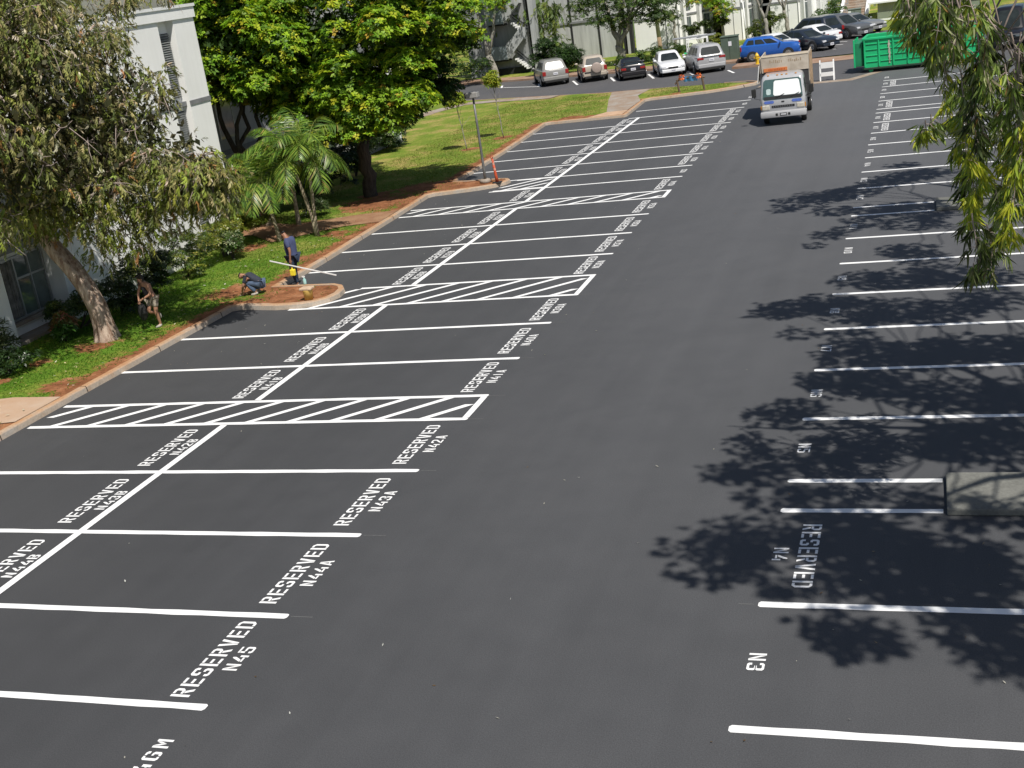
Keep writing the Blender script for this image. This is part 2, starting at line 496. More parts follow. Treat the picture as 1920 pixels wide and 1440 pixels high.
# pale footpath along the near edge of the street, and the other walks
def strip(name, path, w, z, m):
    a = offset(path, w / 2); b = offset(path, -w / 2)
    mb = MB()
    n = len(path)
    mb.add([(p[0], p[1], z) for p in a] + [(p[0], p[1], z) for p in b], [(i, n + i, n + i + 1, i + 1) for i in range(n - 1)])
    return struct(name, mb, m)
strip('footpath_street', [(-24, 50), (-22.4, 58.5), (-21.4, 64), (-20.3, 66.9), (-17.5, 66.6), (-13.5, 65.3)], 1.3, .155, M_CONC)
sheet('footpath_lot', [(-7.7, 54.9), (-6.55, 54.9), (-6.6, 58.6), (-7.3, 61.2), (-7.1, 64.0), (-9.6, 64.4), (-8.9, 60.5)], .155, M_CONC)
sheet('footpath_apron', [(-8.4, 53.40), (-6.50, 53.40), (-6.52, 54.9), (-7.7, 54.95)], .154, mat('sandy_apron', (.50, .33, .21), .85, .18, 1.5))
sheet('footpath_front', [(-10.85, 9.9), (-10.80, 11.5), (-12.2, 11.55), (-16, 10.6), (-16, 8.6), (-12.0, 9.6)], .156, mat('sandy_concrete', (.50, .31, .19), .85, .18, 1.5, bump=.2, col2=(.46, .34, .25)))
sheet('footpath_side', [(-10.28, 29.6), (-10.36, 31.6), (-12.2, 31.2), (-14.2, 30.3), (-15.4, 31.0), (-18.0, 31.6), (-18.0, 28.4), (-15.2, 28.9), (-13.6, 27.4), (-12.6, 28.4), (-11.6, 29.3)], .156, M_SOILW)
# gutter pan at the street, pale
sheet('street_gutter', [(-13.0, 65.75), (-10.2, 64.72), (-5.2, 63.72), (-3.4, 63.4), (-3.4, 64.0), (-5.2, 64.5), (-9.6, 65.25)], .003, mat('pale_gutter', (.50, .40, .31), .85, .15, 2))

# lawn left of the lot, with a soil attribute
def clip_grid(pts, z, step):
    from mathutils.geometry import delaunay_2d_cdt
    nn = len(pts)
    co, _, fc, *_r = delaunay_2d_cdt([Vector((p[0], p[1])) for p in pts], [(i, (i + 1) % nn) for i in range(nn)], [], 1, 1e-5)
    bm = bmesh.new()
    vs = [bm.verts.new((p[0], p[1], z)) for p in co]
    for f in fc: bm.faces.new([vs[i] for i in f])
    xs = [p[0] for p in pts]; ys = [p[1] for p in pts]
    def cut(co, no):
        bmesh.ops.bisect_plane(bm, geom=bm.verts[:] + bm.edges[:] + bm.faces[:], plane_co=co, plane_no=no, dist=1e-4)
    x = math.ceil(min(xs) / step) * step
    while x < max(xs):
        cut((x, 0, 0), (1, 0, 0)); x += step
    y = math.ceil(min(ys) / step) * step
    while y < max(ys):
        cut((0, y, 0), (0, 1, 0)); y += step
    return bm

KIN = offset(KERB, .12)
LAWN = KIN[:-3] + [(-.75, 62.0), (-2.2, 62.9), (-5.2, 63.7), (-10.3, 64.7), (-15.9, 67.0), (-21.2, 69.1), (-27, 71.6), (-27, 40), (-20, 20), (-20, -14)]
def seg_d(px, py, path):
    best = 9e9
    for (ax, ay), (bx, by) in zip(path[:-1], path[1:]):
        dx, dy = bx - ax, by - ay; L = dx * dx + dy * dy
        t = max(0, min(1, ((px - ax) * dx + (py - ay) * dy) / L)) if L > 0 else 0
        d = math.hypot(px - ax - dx * t, py - ay - dy * t)
        if d < best: best = d
    return best
SOIL_SPOTS = [(-8.6, 19.9, 1.9), (-8.9, 35.9, 1.9), (-11.2, 20.6, 1.1), (-11.0, 30.6, 1.3), (-12.0, 33.4, 2.0), (-13.4, 30.0, 1.2), (-11.4, 28.2, .7), (-11.1, 36.3, 1.5), (-12.4, 45.9, .6), (-11.7, 49, .7), (-8, 53.6, 1.2), (-9.6, 54.2, .9),
              (-4.9, 60.4, .4), (-13.7, 12.8, .5), (-12.7, 15.5, .7), (-12.9, 35.2, 1.0), (-14.2, 26.8, .8), (-11.0, 24.5, .6), (-11.5, 12.3, .6), (-13.5, 14.2, .35)]
def soil_at(x, y):
    d = seg_d(x, y, KERB)
    w = .78 if y < 34 else (.75 if y < 53 else .5)
    s = max(0.0, 1.15 - d / w * .75)
    for sx, sy, r in SOIL_SPOTS:
        q = math.hypot(x - sx, y - sy) / r
        s = max(s, 1.1 - q * .75)
    if y < 22: s = max(s, .31 - .02 * abs(x + 12.5))
    return max(0.0, min(1.0, s))
bm = clip_grid(LAWN, .135, .4)
bm.verts.index_update()
me = bpy.data.meshes.new('lawn'); bm.to_mesh(me); bm.free()
me.materials.append(M_LAWN)
at = me.attributes.new('soil', 'FLOAT', 'POINT')
vals = []
for v in me.vertices:
    vals.append(soil_at(v.co.x, v.co.y))
    if seg_d(v.co.x, v.co.y, KERB) > .35:
        v.co.z += .035 * math.sin(v.co.x * 1.7) * math.cos(v.co.y * 1.3) * .5
at.data.foreach_set('value', vals)
lawn = bpy.data.objects.new('lawn', me); COL.objects.link(lawn); lawn['kind'] = 'structure'
# lawns behind the street
def far_lawn(name, pts, z, soil=0.0):
    o = sheet(name, pts, z, M_LAWN)
    a = o.data.attributes.new('soil', 'FLOAT', 'POINT')
    a.data.foreach_set('value', [soil] * len(o.data.vertices))
    return o
far_lawn('lawn_street', [(-3.3, 77.4), (-9.1, 78.8), (-14, 80.3), (-19.6, 81.9), (-26, 84.2), (-60, 99), (-60, 140), (-3, 100)][::-1], .06, .18)
# rising grass bank on the right of the white building
mb = MB(); n = 14
prof = [(84, 0.0), (93, .05), (99, .25), (106, .8), (116, 1.6), (135, 2.6), (170, 3.2), (260, 3.4)]
vs = []; xs = [-3.0, -.4, 2, 4, 6, 9, 14, 25, 60]
for y, z in prof:
    for x in xs: vs.append((x, y, z - .03 + .12 * math.sin(x * .6 + y * .2) * (z > .1)))
W = len(xs)
fs = [(j * W + i, j * W + i + 1, (j + 1) * W + i + 1, (j + 1) * W + i) for j in range(len(prof) - 1) for i in range(W - 1)]
mb.add(vs, fs)
bank = struct('grass_bank', mb, M_LAWN, True)
a = bank.data.attributes.new('soil', 'FLOAT', 'POINT'); a.data.foreach_set('value', [.08] * len(bank.data.vertices))

# ---------------------------------------------------------- painted markings
def mark(name, pts, z, parent=lot, label=None):
    mb = MB(); mb.add([(p[0], p[1], z) for p in pts], [list(range(len(pts)))])
    o = mb.build(name, M_LINE, parent)
    if label: o['label'] = label
    return o

def bar(x0, x1, y, w=.138, sk=0.0):
    # hand-rolled paint: edges waver by a few millimetres
    n = max(3, int(abs(x1 - x0) / .45)); ph = y * 7.3
    def e(t, s): return .005 * math.sin(t * 9 + ph + s) + .004 * math.sin(t * 23 + ph * 2 + s * 2) + random.uniform(-.002, .002)
    lo = [(x0 + (x1 - .03 - x0) * i / n, y - w / 2 + e(i, 0)) for i in range(n + 1)]
    hi = [(x0 + (x1 - .03 - x0) * i / n, y + w / 2 + e(i, 1.7)) for i in range(n, -1, -1)]
    return lo + [(x1, y - w / 2 + .03), (x1, y + w / 2 - .03)] + hi

LSTART = {8: -8.55, 9: -7.15, 15: -7.75, 16: -10.15, 22: -6.0, 23: -6.15}
for i, y in enumerate(YL):
    x0 = LSTART.get(i)
    if x0 is None:
        k = [p for p in KERB]
        x0 = -10.62 + (y / 53.) * .1
        if 21 < y < 53: x0 = -9.94 - (y - 22) * .018 if y < 37 else -10.02 - (y - 38) * .04
    x1 = 0.0
    if i in (4, 5, 8, 9, 13, 14): continue
    if i == 0: x0 = -12.5
    mark('stall_line', bar(x0 + .03, x1, y), .004)
M_CHALK = mat('chalk_line', (.125, .125, .125), .9, .3, 30)
for i in (1, 2, 3, 4, 5, 6, 7, 8, 9, 10, 11):     # faint layout strokes past the ends of the bays
    mb = MB(); y = YL[i]
    mb.add([(.05, y - .008, .003), (.34 + .05 * (i % 3), y - .008, .003), (.34 + .05 * (i % 3), y + .008, .003), (.05, y + .008, .003)], [range(4)])
    mb.build('layout_stroke', M_CHALK, lot)
mb = MB(); mb.add([(-XR * 0 + 6.30, YR[1] - .008, .003), (6.50, YR[1] - .008, .003), (6.50, YR[1] + .008, .003), (6.30, YR[1] + .008, .003)], [range(4)]); mb.build('layout_stroke', M_CHALK, lot)
ENDLOT = 12.6
for i, y in enumerate(YR):
    x1 = 8.88 if i in (2, 3, 10, 11) else ENDLOT
    q = bar(-x1, -XR, y)
    mark('stall_line', [(-a, b) for a, b in q][::-1], .004)
# centre line between the two rows, broken at the hatched bays
for y0, y1 in ((-6, YL[4] - .09), (YL[5] + .09, YL[8] - .09), (YL[9] + .09, YL[13] - .09), (YL[14] + .09, YL[22])):
    mark('centre_line', [(XM - .08, y0), (XM + .08, y0), (XM + .08, y1), (XM - .08, y1)], .010)

def hatch(x0, x1, ya, yb, x0b=None, dx=1.0, end=True):
    """hatched bay: two long borders, slanted bars, an end bar by the lane"""
    mb = MB()
    x0b = x0 if x0b is None else x0b
    w = .14
    mb.add([(p[0], p[1], .008) for p in bar(x0, x1 + .06, ya, w)], [range(len(bar(x0, x1 + .06, ya, w)))])
    mb.add([(p[0], p[1], .008) for p in bar(x0b, x1 + .06, yb, w)], [range(len(bar(x0b, x1 + .06, yb, w)))])
    ha, hb = ya + w / 2, yb - w / 2
    if end:
        mb.add([(x1 - .08, ha, .0085), (x1 + .06, ha, .0085), (x1 + .06, hb, .0085), (x1 - .08, hb, .0085)], [range(4)])
    h = hb - ha; run = h * .98; b = .205
    x = x0 - .5
    while x < x1 - .12:
        xa, xb = x, x + run
        t0, t1 = 0.0, 1.0
        lo = max(x0, x0b) if abs(x0 - x0b) > .3 else min(x0, x0b)
        lo = min(x0, x0b) + .02
        if xa < lo: t0 = (lo - xa) / run
        if xb + b > x1 - .08: t1 = (x1 - .08 - b - xa) / run
        # skip what the island covers
        if abs(x0 - x0b) > .3:
            lim = lambda t: x0 + (x0b - x0) * t
            while t0 < 1 and xa + run * t0 < lim(t0) - .3: t0 += .02
        if t1 - t0 > .12:
            mb.add([(xa + run * t0, ha + h * t0, .006), (xa + run * t0 + b, ha + h * t0, .006), (xa + run * t1 + b, ha + h * t1, .006), (xa + run * t1, ha + h * t1, .006)], [range(4)])
        x += dx
    return mb.build('hatched_bay', M_LINE, lot)
hatch(-10.52, 0, YL[4], YL[5])
hatch(-8.45, 0, YL[8], YL[9], -7.05, 1.02)
hatch(-10.05, 0, YL[13], YL[14], -10.05, 1.0)
hatch(-7.6, XM + .02, YL[15] + .12, YL[16] - .12, -7.2, .8, False)

T_ = .16
def R_(a, b, c, d): return [(a, b), (c, b), (c, d), (a, d)]
def rot180(p): return [(.6 - x, 1 - y) for x, y in p]
def mirx(p): return [(.6 - x, y) for x, y in p][::-1]
def miry(p): return [(x, 1 - y) for x, y in p][::-1]
STEM = R_(0, 0, T_, 1)
_S = [(.6, .72), (.6, .9), (.5, 1), (.1, 1), (0, .9), (0, .62), (.1, .53), (.27, .53), (.27, .66), (.18, .66), (.16, .69), (.16, .83), (.19, .86), (.41, .86), (.44, .83), (.44, .72)]
_C = [(.27, 1), (.1, 1), (0, .9), (0, .1), (.1, 0), (.27, 0), (.27, .14), (.19, .14), (.16, .17), (.16, .83), (.19, .86), (.27, .86)]
_3 = [(0, .72), (.16, .72), (.16, .84), (.2, .86), (.4, .86), (.44, .82), (.44, .62), (.38, .57), (.22, .57), (.22, .53), (.55, .53), (.6, .6), (.6, .9), (.5, 1), (.1, 1), (0, .9)]
_H = [(.33, .58), (.5, .58), (.6, .48), (.6, .1), (.5, 0), (.33, 0), (.33, .14), (.41, .14), (.44, .17), (.44, .4), (.41, .44), (.33, .44)]
_T = [(.33, 1), (.5, 1), (.6, .9), (.6, .74), (.44, .74), (.44, .83), (.41, .86), (.33, .86)]
_B1 = [(.22, 1), (.46, 1), (.58, .9), (.58, .62), (.5, .53), (.22, .53), (.22, .64), (.38, .64), (.42, .68), (.42, .84), (.38, .87), (.22, .87)]
_A = [(0, 0), (.16, 0), (.285, .72), (.285, 1), (.2, 1)]
_8 = [(.27, 1), (.1, 1), (.02, .9), (.02, .62), (.1, .53), (.27, .53), (.27, .64), (.18, .66), (.17, .83), (.27, .86)]
GLY = {
 'R': [STEM, [(.22, 1), (.47, 1), (.6, .88), (.6, .6), (.48, .46), (.22, .46), (.22, .59), (.42, .59), (.44, .62), (.44, .83), (.42, .87), (.22, .87)], [(.26, .42), (.43, .42), (.6, 0), (.43, 0)]],
 'E': [STEM, R_(.22, .86, .6, 1), R_(.22, .43, .54, .57), R_(.22, 0, .6, .14)],
 'S': [_S, rot180(_S)],
 'V': [[(0, 1), (.17, 1), (.285, .3), (.285, 0), (.2, 0)], mirx([(0, 1), (.17, 1), (.285, .3), (.285, 0), (.2, 0)])],
 'D': [STEM, [(.22, 1), (.44, 1), (.6, .84), (.6, .16), (.44, 0), (.22, 0), (.22, .14), (.39, .14), (.44, .2), (.44, .8), (.39, .86), (.22, .86)]],
 'N': [R_(0, 0, .15, 1), R_(.45, 0, .6, 1), [(.18, .98), (.18, .66), (.42, .02), (.42, .34)]],
 'M': [R_(0, 0, .14, 1), R_(.46, 0, .6, 1), [(.165, 1), (.165, .66), (.29, .25), (.29, .62)], mirx([(.165, 1), (.165, .66), (.29, .25), (.29, .62)])],
 'A': [_A, mirx(_A), R_(.22, .2, .38, .31)],
 'B': [STEM, _B1, miry(_B1)],
 '0': [_C, mirx(_C)], '1': [R_(.22, 0, .39, 1)],
 '2': [[(0, .72), (.16, .72), (.16, .84), (.2, .86), (.4, .86), (.44, .82), (.44, .64), (.05, .18), (.24, .18), (.6, .58), (.6, .9), (.5, 1), (.1, 1), (0, .9)], R_(0, 0, .6, .14)],
 '3': [_3, miry(_3)],
 '4': [[(0, .36), (.33, 1), (.42, 1), (.42, .78), (.19, .36)], R_(0, .18, .4, .31), R_(.44, 0, .6, .56)],
 '5': [R_(0, .87, .58, 1), R_(0, .52, .15, .83), [(.19, .62), (.5, .62), (.6, .52), (.6, .1), (.5, 0), (.1, 0), (0, .1), (0, .28), (.16, .28), (.16, .17), (.19, .14), (.41, .14), (.44, .17), (.44, .45), (.41, .48), (.19, .48)]],
 '6': [_C, _T, _H], '9': [rot180(_C), rot180(_T), rot180(_H)],
 '7': [R_(0, .86, .6, 1), [(.42, .82), (.6, .82), (.34, 0), (.16, 0)]],
 '8': [_8, miry(_8), mirx(_8), mirx(miry(_8))],
}
def lettering(name, text, cx, cy, u, v, h, pitch, wid, z=.005, label=None, mats=M_LINE, parent=lot):
    """centred text: u = reading direction, v = letter-up direction (unit ground vectors)"""
    mb = MB(); n = len(text)
    for i, ch in enumerate(text):
        if ch not in GLY: continue
        for poly in GLY[ch]:
            vs = []
            for px, py in poly:
                a = (i - (n - 1) / 2) * pitch + (px / .6 - .5) * wid
                b = (py - .5) * h
                vs.append((cx + u[0] * a + v[0] * b, cy + u[1] * a + v[1] * b, z))
            mb.add(vs, [range(len(vs))])
    o = mb.build(name, mats, parent)
    if label: o['label'] = label
    return o
UPY, DNY, MX, PX = (0, 1), (0, -1), (-1, 0), (1, 0)
lettering('stall_number', 'N46M', -.14, -1.15, UPY, MX, .22, .245, .17, label='white N46M stencilled on the asphalt')
LEFT = [(0, 1, '45', ''), (1, 2, '44', 'AB'), (2, 3, '43', 'AB'), (3, 4, '42', 'AB'), (5, 6, '41', 'AB'), (6, 7, '40', 'AB'), (7, 8, '39', 'AB'), (9, 10, '38', 'AB'), (10, 11, '37', 'AB'),
        (11, 12, '36', 'AB'), (12, 13, '35', 'AB'), (14, 15, '34', 'AB'), (15, 16, '33', 'n'), (16, 17, '32', 'AB'), (17, 18, '31', 'AB'), (18, 19, '30', 'AB'), (19, 20, '29', 'AB'), (20, 21, '28', 'AB'), (21, 22, '27', 'AB'), (22, 23, '26', 'n')]
for i, j, num, rows in LEFT:
    yc = (YL[i] + YL[j]) / 2
    if rows == 'n':
        lettering('stall_number', 'N' + num, -.16, yc, UPY, MX, .22, .215, .16, label='white N%s stencilled on the asphalt' % num); continue
    a = 'A' if rows else ''
    lettering('reserved_lettering', 'RESERVED', -.52, yc, UPY, MX, .28, .243, .185, label='white RESERVED stencilled above N%s%s' % (num, a))
    lettering('stall_number', 'N' + num + a, -.155, yc, UPY, MX, .22, .215, .155, label='white N%s%s stencilled on the asphalt' % (num, a))
    if rows:
        lettering('reserved_lettering', 'RESERVED', -6.03, yc, UPY, MX, .29, .243, .185, label='white RESERVED stencilled above N%sB' % num)
        lettering('stall_number', 'N' + num + 'B', -5.67, yc, UPY, MX, .22, .215, .155, label='white N%sB stencilled on the asphalt' % num)
lettering('stall_number', 'N25', -.16, 56.3, UPY, MX, .22, .215, .16, label='white N25 stencilled on the asphalt')
RIGHT = [(0, 1, 3, 0), (1, 2, 4, 1), (3, 4, 5, 0), (4, 5, 6, 0), (5, 6, 7, 0), (6, 7, 8, 0), (7, 8, 9, 0), (8, 9, 10, 0), (9, 10, 11, 0), (11, 12, 12, 0), (12, 13, 13, 0), (13, 14, 14, 0), (14, 15, 15, 0), (15, 16, 16, 0), (16, 17, 17, 1), (17, 18, 18, 1), (19, 20, 19, 1), (20, 21, 20, 0), (21, 22, 21, 0), (22, 23, 22, 1)]
for i, j, num, res in RIGHT:
    yc = (YR[i] + YR[j]) / 2
    lettering('stall_number', 'N%d' % num, 6.70, yc, DNY, PX, .21, .215, .16, label='white N%d stencilled on the asphalt' % num)
    if res:
        lettering('reserved_lettering', 'RESERVED', 7.07, yc, DNY, PX, .27, .243, .185, label='white RESERVED stencilled above N%d' % num)
lettering('stall_number', 'N23', 6.70, 58.7, DNY, PX, .21, .215, .16, label='white N23 stencilled on the asphalt')
# street and side-lot bay lines
for a, b in (((-13.96, 72.7), (-15.1, 75.8)), ((-11.28, 72.4), (-12.2, 75.2)), ((-8.39, 71.4), (-9.4, 74.6)), ((-2.83, 69.4), (-3.5, 71.4)), ((-17.3, 74.6), (-17.9, 76.8)), ((-20.7, 76.5), (-21.2, 78.2)), ((-5.7, 71.0), (-6.5, 73.6))):
    d = Vector(b) - Vector(a); n = Vector((-d.y, d.x)).normalized() * .075
    mark('bay_line', [(a[0] + n.x, a[1] + n.y), (b[0] + n.x, b[1] + n.y), (b[0] - n.x, b[1] - n.y), (a[0] - n.x, a[1] - n.y)][::-1], .002, road)
for a, b in (((-16.9, 74.2), (-20.6, 76.6)),):
    d = Vector(b) - Vector(a); n = Vector((-d.y, d.x)).normalized() * .07
    mark('bay_line', [(a[0] + n.x, a[1] + n.y), (b[0] + n.x, b[1] + n.y), (b[0] - n.x, b[1] - n.y), (a[0] - n.x, a[1] - n.y)][::-1], .0035, road)
for x, y in ((.9, 76.2), (2.9, 77.7), (3.2, 80.4), (3.4, 82.3), (4.5, 84.3), (5.4, 86.6)):
    d = Vector((-.77, .64)); n = Vector((.64, .77)) * .06; a = Vector((x, y)); b = a + d * 4.6
    mark('bay_line', [tuple(a - n), tuple(a + n), tuple(b + n), tuple(b - n)], .0, side_lot)

# raised concrete pads between the right-hand stalls
for k, (y0, y1, lab) in enumerate(((5.67, 6.98, 'long low grey concrete pad in the tree shade nearest the camera'), (25.65, 27.0, 'low grey concrete pad half hidden by hanging leaves, farther up the right row'))):
    t = thing('concrete_pad', lab, 'concrete pad', (8.93, y0, 0), group='raised pads in the right-hand row')
    mb = MB(); mb.box(0, 5.4, 0, y1 - y0, 0, .11, bev=.02)
    mb.build('slab', M_PAD, t)

# litter: fallen petals and leaves
def scatter_litter(name, n, region, cols, smin, smax, z):
    vs = np.zeros((n, 4, 3)); cc = np.zeros((n, 4, 4))
    k = 0
    while k < n:
        x, y, s = region()
        a = random.uniform(0, 2 * PI); L = random.uniform(smin, smax); Wd = L * random.uniform(.25, .6)
        ca, sa = math.cos(a), math.sin(a)
        zz = z + random.uniform(.006, .012); up = random.uniform(.0, .03)
        for q, (u, w, h) in enumerate(((-L / 2, 0, 0), (0, -Wd / 2, up * .5), (L / 2, 0, up), (0, Wd / 2, up * .5))):
            vs[k, q] = (x + u * ca - w * sa, y + u * sa + w * ca, zz + h)
        c = random.choice(cols); f = random.uniform(.8, 1.2)
        cc[k, :, :3] = [x_ * f for x_ in c]; cc[k, :, 3] = 1
        k += 1
    me = bpy.data.meshes.new(name)
    me.from_pydata(vs.reshape(-1, 3).tolist(), [], [(4 * i, 4 * i + 1, 4 * i + 2, 4 * i + 3) for i in range(n)])
    at = me.color_attributes.new('Col', 'FLOAT_COLOR', 'POINT'); at.data.foreach_set('color', cc.reshape(-1))
    me.materials.append(M_LEAF)
    o = bpy.data.objects.new(name, me); COL.objects.link(o)
    return o
def reg_lot():
    r = random.random()
    if r < .35: return random.uniform(-10.3, -6), random.uniform(13, 34), 1
    if r < .55: return random.uniform(6, 12.4), random.uniform(-3, 22), 1
    return random.uniform(-9, 12), random.uniform(-4, 44), 1
o = scatter_litter('fallen_leaves', 330, reg_lot, [(.50, .48, .42), (.42, .40, .35), (.34, .26, .14), (.16, .10, .05), (.55, .55, .52)], .02, .06, 0.0)
tag(o, 'small pale fallen leaves and petals scattered over the asphalt', 'leaf litter', kind='stuff')
def reg_lawn(): return random.uniform(-15, -10.9), random.uniform(8, 33), 1
o = scatter_litter('fallen_leaves', 260, reg_lawn, [(.66, .62, .50), (.60, .50, .30), (.45, .28, .12), (.72, .70, .62)], .05, .13, .17)
tag(o, 'pale fallen leaves lying on the grass strip', 'leaf litter', kind='stuff')
# --------------------------------------------------------------- vegetation
def norm(a):
    return a / np.maximum(1e-9, np.linalg.norm(a, axis=-1, keepdims=True))

def leaves(name, P, D, N, L, W, C, m, parent=None, curve=.15, long=False):
    """many small leaf blades in one mesh; C = colour per leaf"""
    n = len(P)
    D = norm(D); S = norm(np.cross(D, N)); N = np.cross(S, D)
    L = np.asarray(L).reshape(-1, 1); W = np.asarray(W).reshape(-1, 1)
    if long:
        pts = np.stack([P,
                        P + D * L * .35 - S * W * .5 - N * L * curve * .25, P + D * L * .35 + S * W * .5 - N * L * curve * .25,
                        P + D * L * .70 - S * W * .36 - N * L * curve * .65 + S * W * .5, P + D * L * .70 + S * W * .36 - N * L * curve * .65 + S * W * .5,
                        P + D * L - N * L * curve * 1.3 + S * W * 1.3], 1)
        k = 6
        fl = np.array([0, 1, 2, 2, 1, 3, 4, 4, 3, 5]); st = np.array([0, 3, 7]); tot = np.array([3, 4, 3])
    else:
        pts = np.stack([P, P + D * L * .5 - S * W * .5 + N * W * .12, P + D * L - N * L * curve, P + D * L * .5 + S * W * .5 + N * W * .12], 1)
        k = 4
        fl = np.array([0, 1, 2, 3]); st = np.array([0]); tot = np.array([4])
    me = bpy.data.meshes.new(name)
    me.vertices.add(n * k); me.vertices.foreach_set('co', pts.reshape(-1).astype(np.float32))
    nl = len(fl); me.loops.add(n * nl)
    me.loops.foreach_set('vertex_index', (np.arange(n)[:, None] * k + fl[None]).reshape(-1).astype(np.int32))
    me.polygons.add(n * len(st))
    me.polygons.foreach_set('loop_start', (np.arange(n)[:, None] * nl + st[None]).reshape(-1).astype(np.int32))
    me.polygons.foreach_set('loop_total', np.tile(tot, n).astype(np.int32))
    me.update(calc_edges=True)
    cc = np.ones((n, k, 4), np.float32); cc[:, :, :3] = np.clip(C, 0, 1)[:, None, :]
    at = me.color_attributes.new('Col', 'FLOAT_COLOR', 'POINT'); at.data.foreach_set('color', cc.reshape(-1))
    me.materials.append(m)
    o = bpy.data.objects.new(name, me); COL.objects.link(o)
    if parent is not None: o.parent = parent
    return o

def rdir(n):
    return norm(RNG.normal(size=(n, 3)))

def palette(n, cols, wts, jit=.18):
    cols = np.array(cols); w = np.array(wts, float); w /= w.sum()
    c = cols[RNG.choice(len(cols), n, p=w)]
    return c * (1 + RNG.uniform(-jit, jit, (n, 1))) * (1 + RNG.uniform(-.08, .08, (n, 3)))

def limb(mb, a, b, r0, r1, n=6, wig=.12, seg=8, mi=0):
    a = Vector(a); b = Vector(b); L = (b - a).length
    path = []; rad = []
    for i in range(n + 1):
        t = i / n
        p = a.lerp(b, t)
        if 0 < i < n: p += Vector((random.uniform(-1, 1), random.uniform(-1, 1), random.uniform(-.6, .6))) * wig * L * .35
        path.append(p); rad.append(r0 + (r1 - r0) * t)
    mb.tube(path, rad, seg, mi)
    return path

def blob_clumps(ells, n, rmin, rmax, shell=.55, keep=None):
    """clump centres inside a union of ellipsoids (cx,cy,cz,rx,ry,rz,weight)"""
    w = np.array([e[6] for e in ells], float); w /= w.sum()
    out = []
    while len(out) < n:
        e = ells[RNG.choice(len(ells), p=w)]
        d = rdir(1)[0]; t = RNG.uniform(shell, 1.0)
        c = np.array(e[:3]) + d * np.array(e[3:6]) * t
        if keep is not None and not keep(c): continue
        out.append((c, RNG.uniform(rmin, rmax), d))
    return out

def rosette_leaves(name, clumps, parent, per, nleaf, L0, cols, wts, m=M_LEAF, wid=.42, keep=None):
    P = []; D = []; N = []; L = []; W = []; C = []
    for c, r, dd in clumps:
        k = max(3, int(per * (r ** 1.6)))
        u = rdir(k); u[:, 2] = np.where(u[:, 2] < -.25, -u[:, 2] * .6, u[:, 2])
        u = norm(u)
        q = c + u * r * RNG.uniform(.75, 1.05, (k, 1)) * np.array([1, 1, .75])
        if keep is not None:
            msk = np.array([keep(x) for x in q]); q = q[msk]; u = u[msk]; k = len(q)
            if k == 0: continue
        base = palette(k, cols, wts)
        ax = norm(u + np.array([0, 0, .9]) + RNG.normal(size=(k, 3)) * .25)
        for j in range(nleaf):
            a = 2 * PI * j / nleaf + RNG.uniform(-.5, .5, k)
            t1 = norm(np.cross(ax, np.array([.3, .9, .2]))); t2 = np.cross(ax, t1)
            rad = t1 * np.cos(a)[:, None] + t2 * np.sin(a)[:, None]
            up = RNG.uniform(.05, .65, (k, 1))
            d = norm(rad + ax * up)
            P.append(q + rad * .02); D.append(d); N.append(norm(ax - rad * .3)); L.append(L0 * RNG.uniform(.65, 1.2, k)); W.append(L[-1] * wid)
            C.append(base * RNG.uniform(.8, 1.15, (k, 1)))
    P = np.concatenate(P); D = np.concatenate(D); N = np.concatenate(N); L = np.concatenate(L); W = np.concatenate(W); C = np.concatenate(C)
    return leaves(name, P, D, N, L, W, C, m, parent, .18)

def spray_leaves(name, clumps, parent, per, L0, w0, cols, wts, droop=.5, m=M_LEAF, keep=None, long=True, curve=.2, ns=13, sl=(1.1, 2.2)):
    """hanging sprays: each a short twig whose leaves share its sweep and tint"""
    P = []; D = []; N = []; L = []; W = []; C = []
    for c, r, dd in clumps:
        k = max(2, int(per * r * r / ns))
        u = rdir(k)
        q = c + u * r * (RNG.uniform(.3, 1.0, (k, 1)) ** .6) * np.array([1, 1, .85])
        s = norm(u * .75 + rdir(k) * .45 + np.array([0, 0, -droop]))
        if keep is not None:
            msk = np.array([keep(x) for x in q]); q = q[msk]; s = s[msk]; u = u[msk]; k = len(q)
            if k == 0: continue
        tint = palette(k, cols, wts, .22) * RNG.uniform(.75, 1.15)
        ln = L0 * RNG.uniform(sl[0], sl[1], (k, 1))
        for j in range(ns):
            t = (j + RNG.uniform(0, 1, (k, 1))) / ns
            pos = q + s * ln * t + np.array([0, 0, -.35]) * ln * t * t
            d = norm(s * 1.0 + rdir(k) * .75 + np.array([0, 0, -droop * .6]))
            P.append(pos); D.append(d); N.append(norm(u * .7 + rdir(k) * .6 + np.array([0, 0, .5])))
            L.append(L0 * RNG.uniform(.6, 1.25, k)); W.append(w0 * RNG.uniform(.7, 1.3, k)); C.append(tint * RNG.uniform(.85, 1.15, (k, 1)))
    P = np.concatenate(P); D = np.concatenate(D); N = np.concatenate(N); L = np.concatenate(L); W = np.concatenate(W); C = np.concatenate(C)
    return leaves(name, P, D, N, L, W, C, m, parent, curve, long)

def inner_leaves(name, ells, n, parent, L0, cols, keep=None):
    """broad leaves deep inside a crown, shade put into their dark colours, so that it is not see-through"""
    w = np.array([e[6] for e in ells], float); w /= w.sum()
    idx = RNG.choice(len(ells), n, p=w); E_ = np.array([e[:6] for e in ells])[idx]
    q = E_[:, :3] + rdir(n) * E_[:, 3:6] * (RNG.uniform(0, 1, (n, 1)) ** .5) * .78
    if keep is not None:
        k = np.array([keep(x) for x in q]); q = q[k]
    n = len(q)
    return leaves(name, q, rdir(n) + np.array([0, 0, -.5]), rdir(n), L0 * RNG.uniform(.7, 1.3, n), L0 * .5 * RNG.uniform(.7, 1.3, n), palette(n, cols, [1] * len(cols)), M_LEAFD, parent, .1)

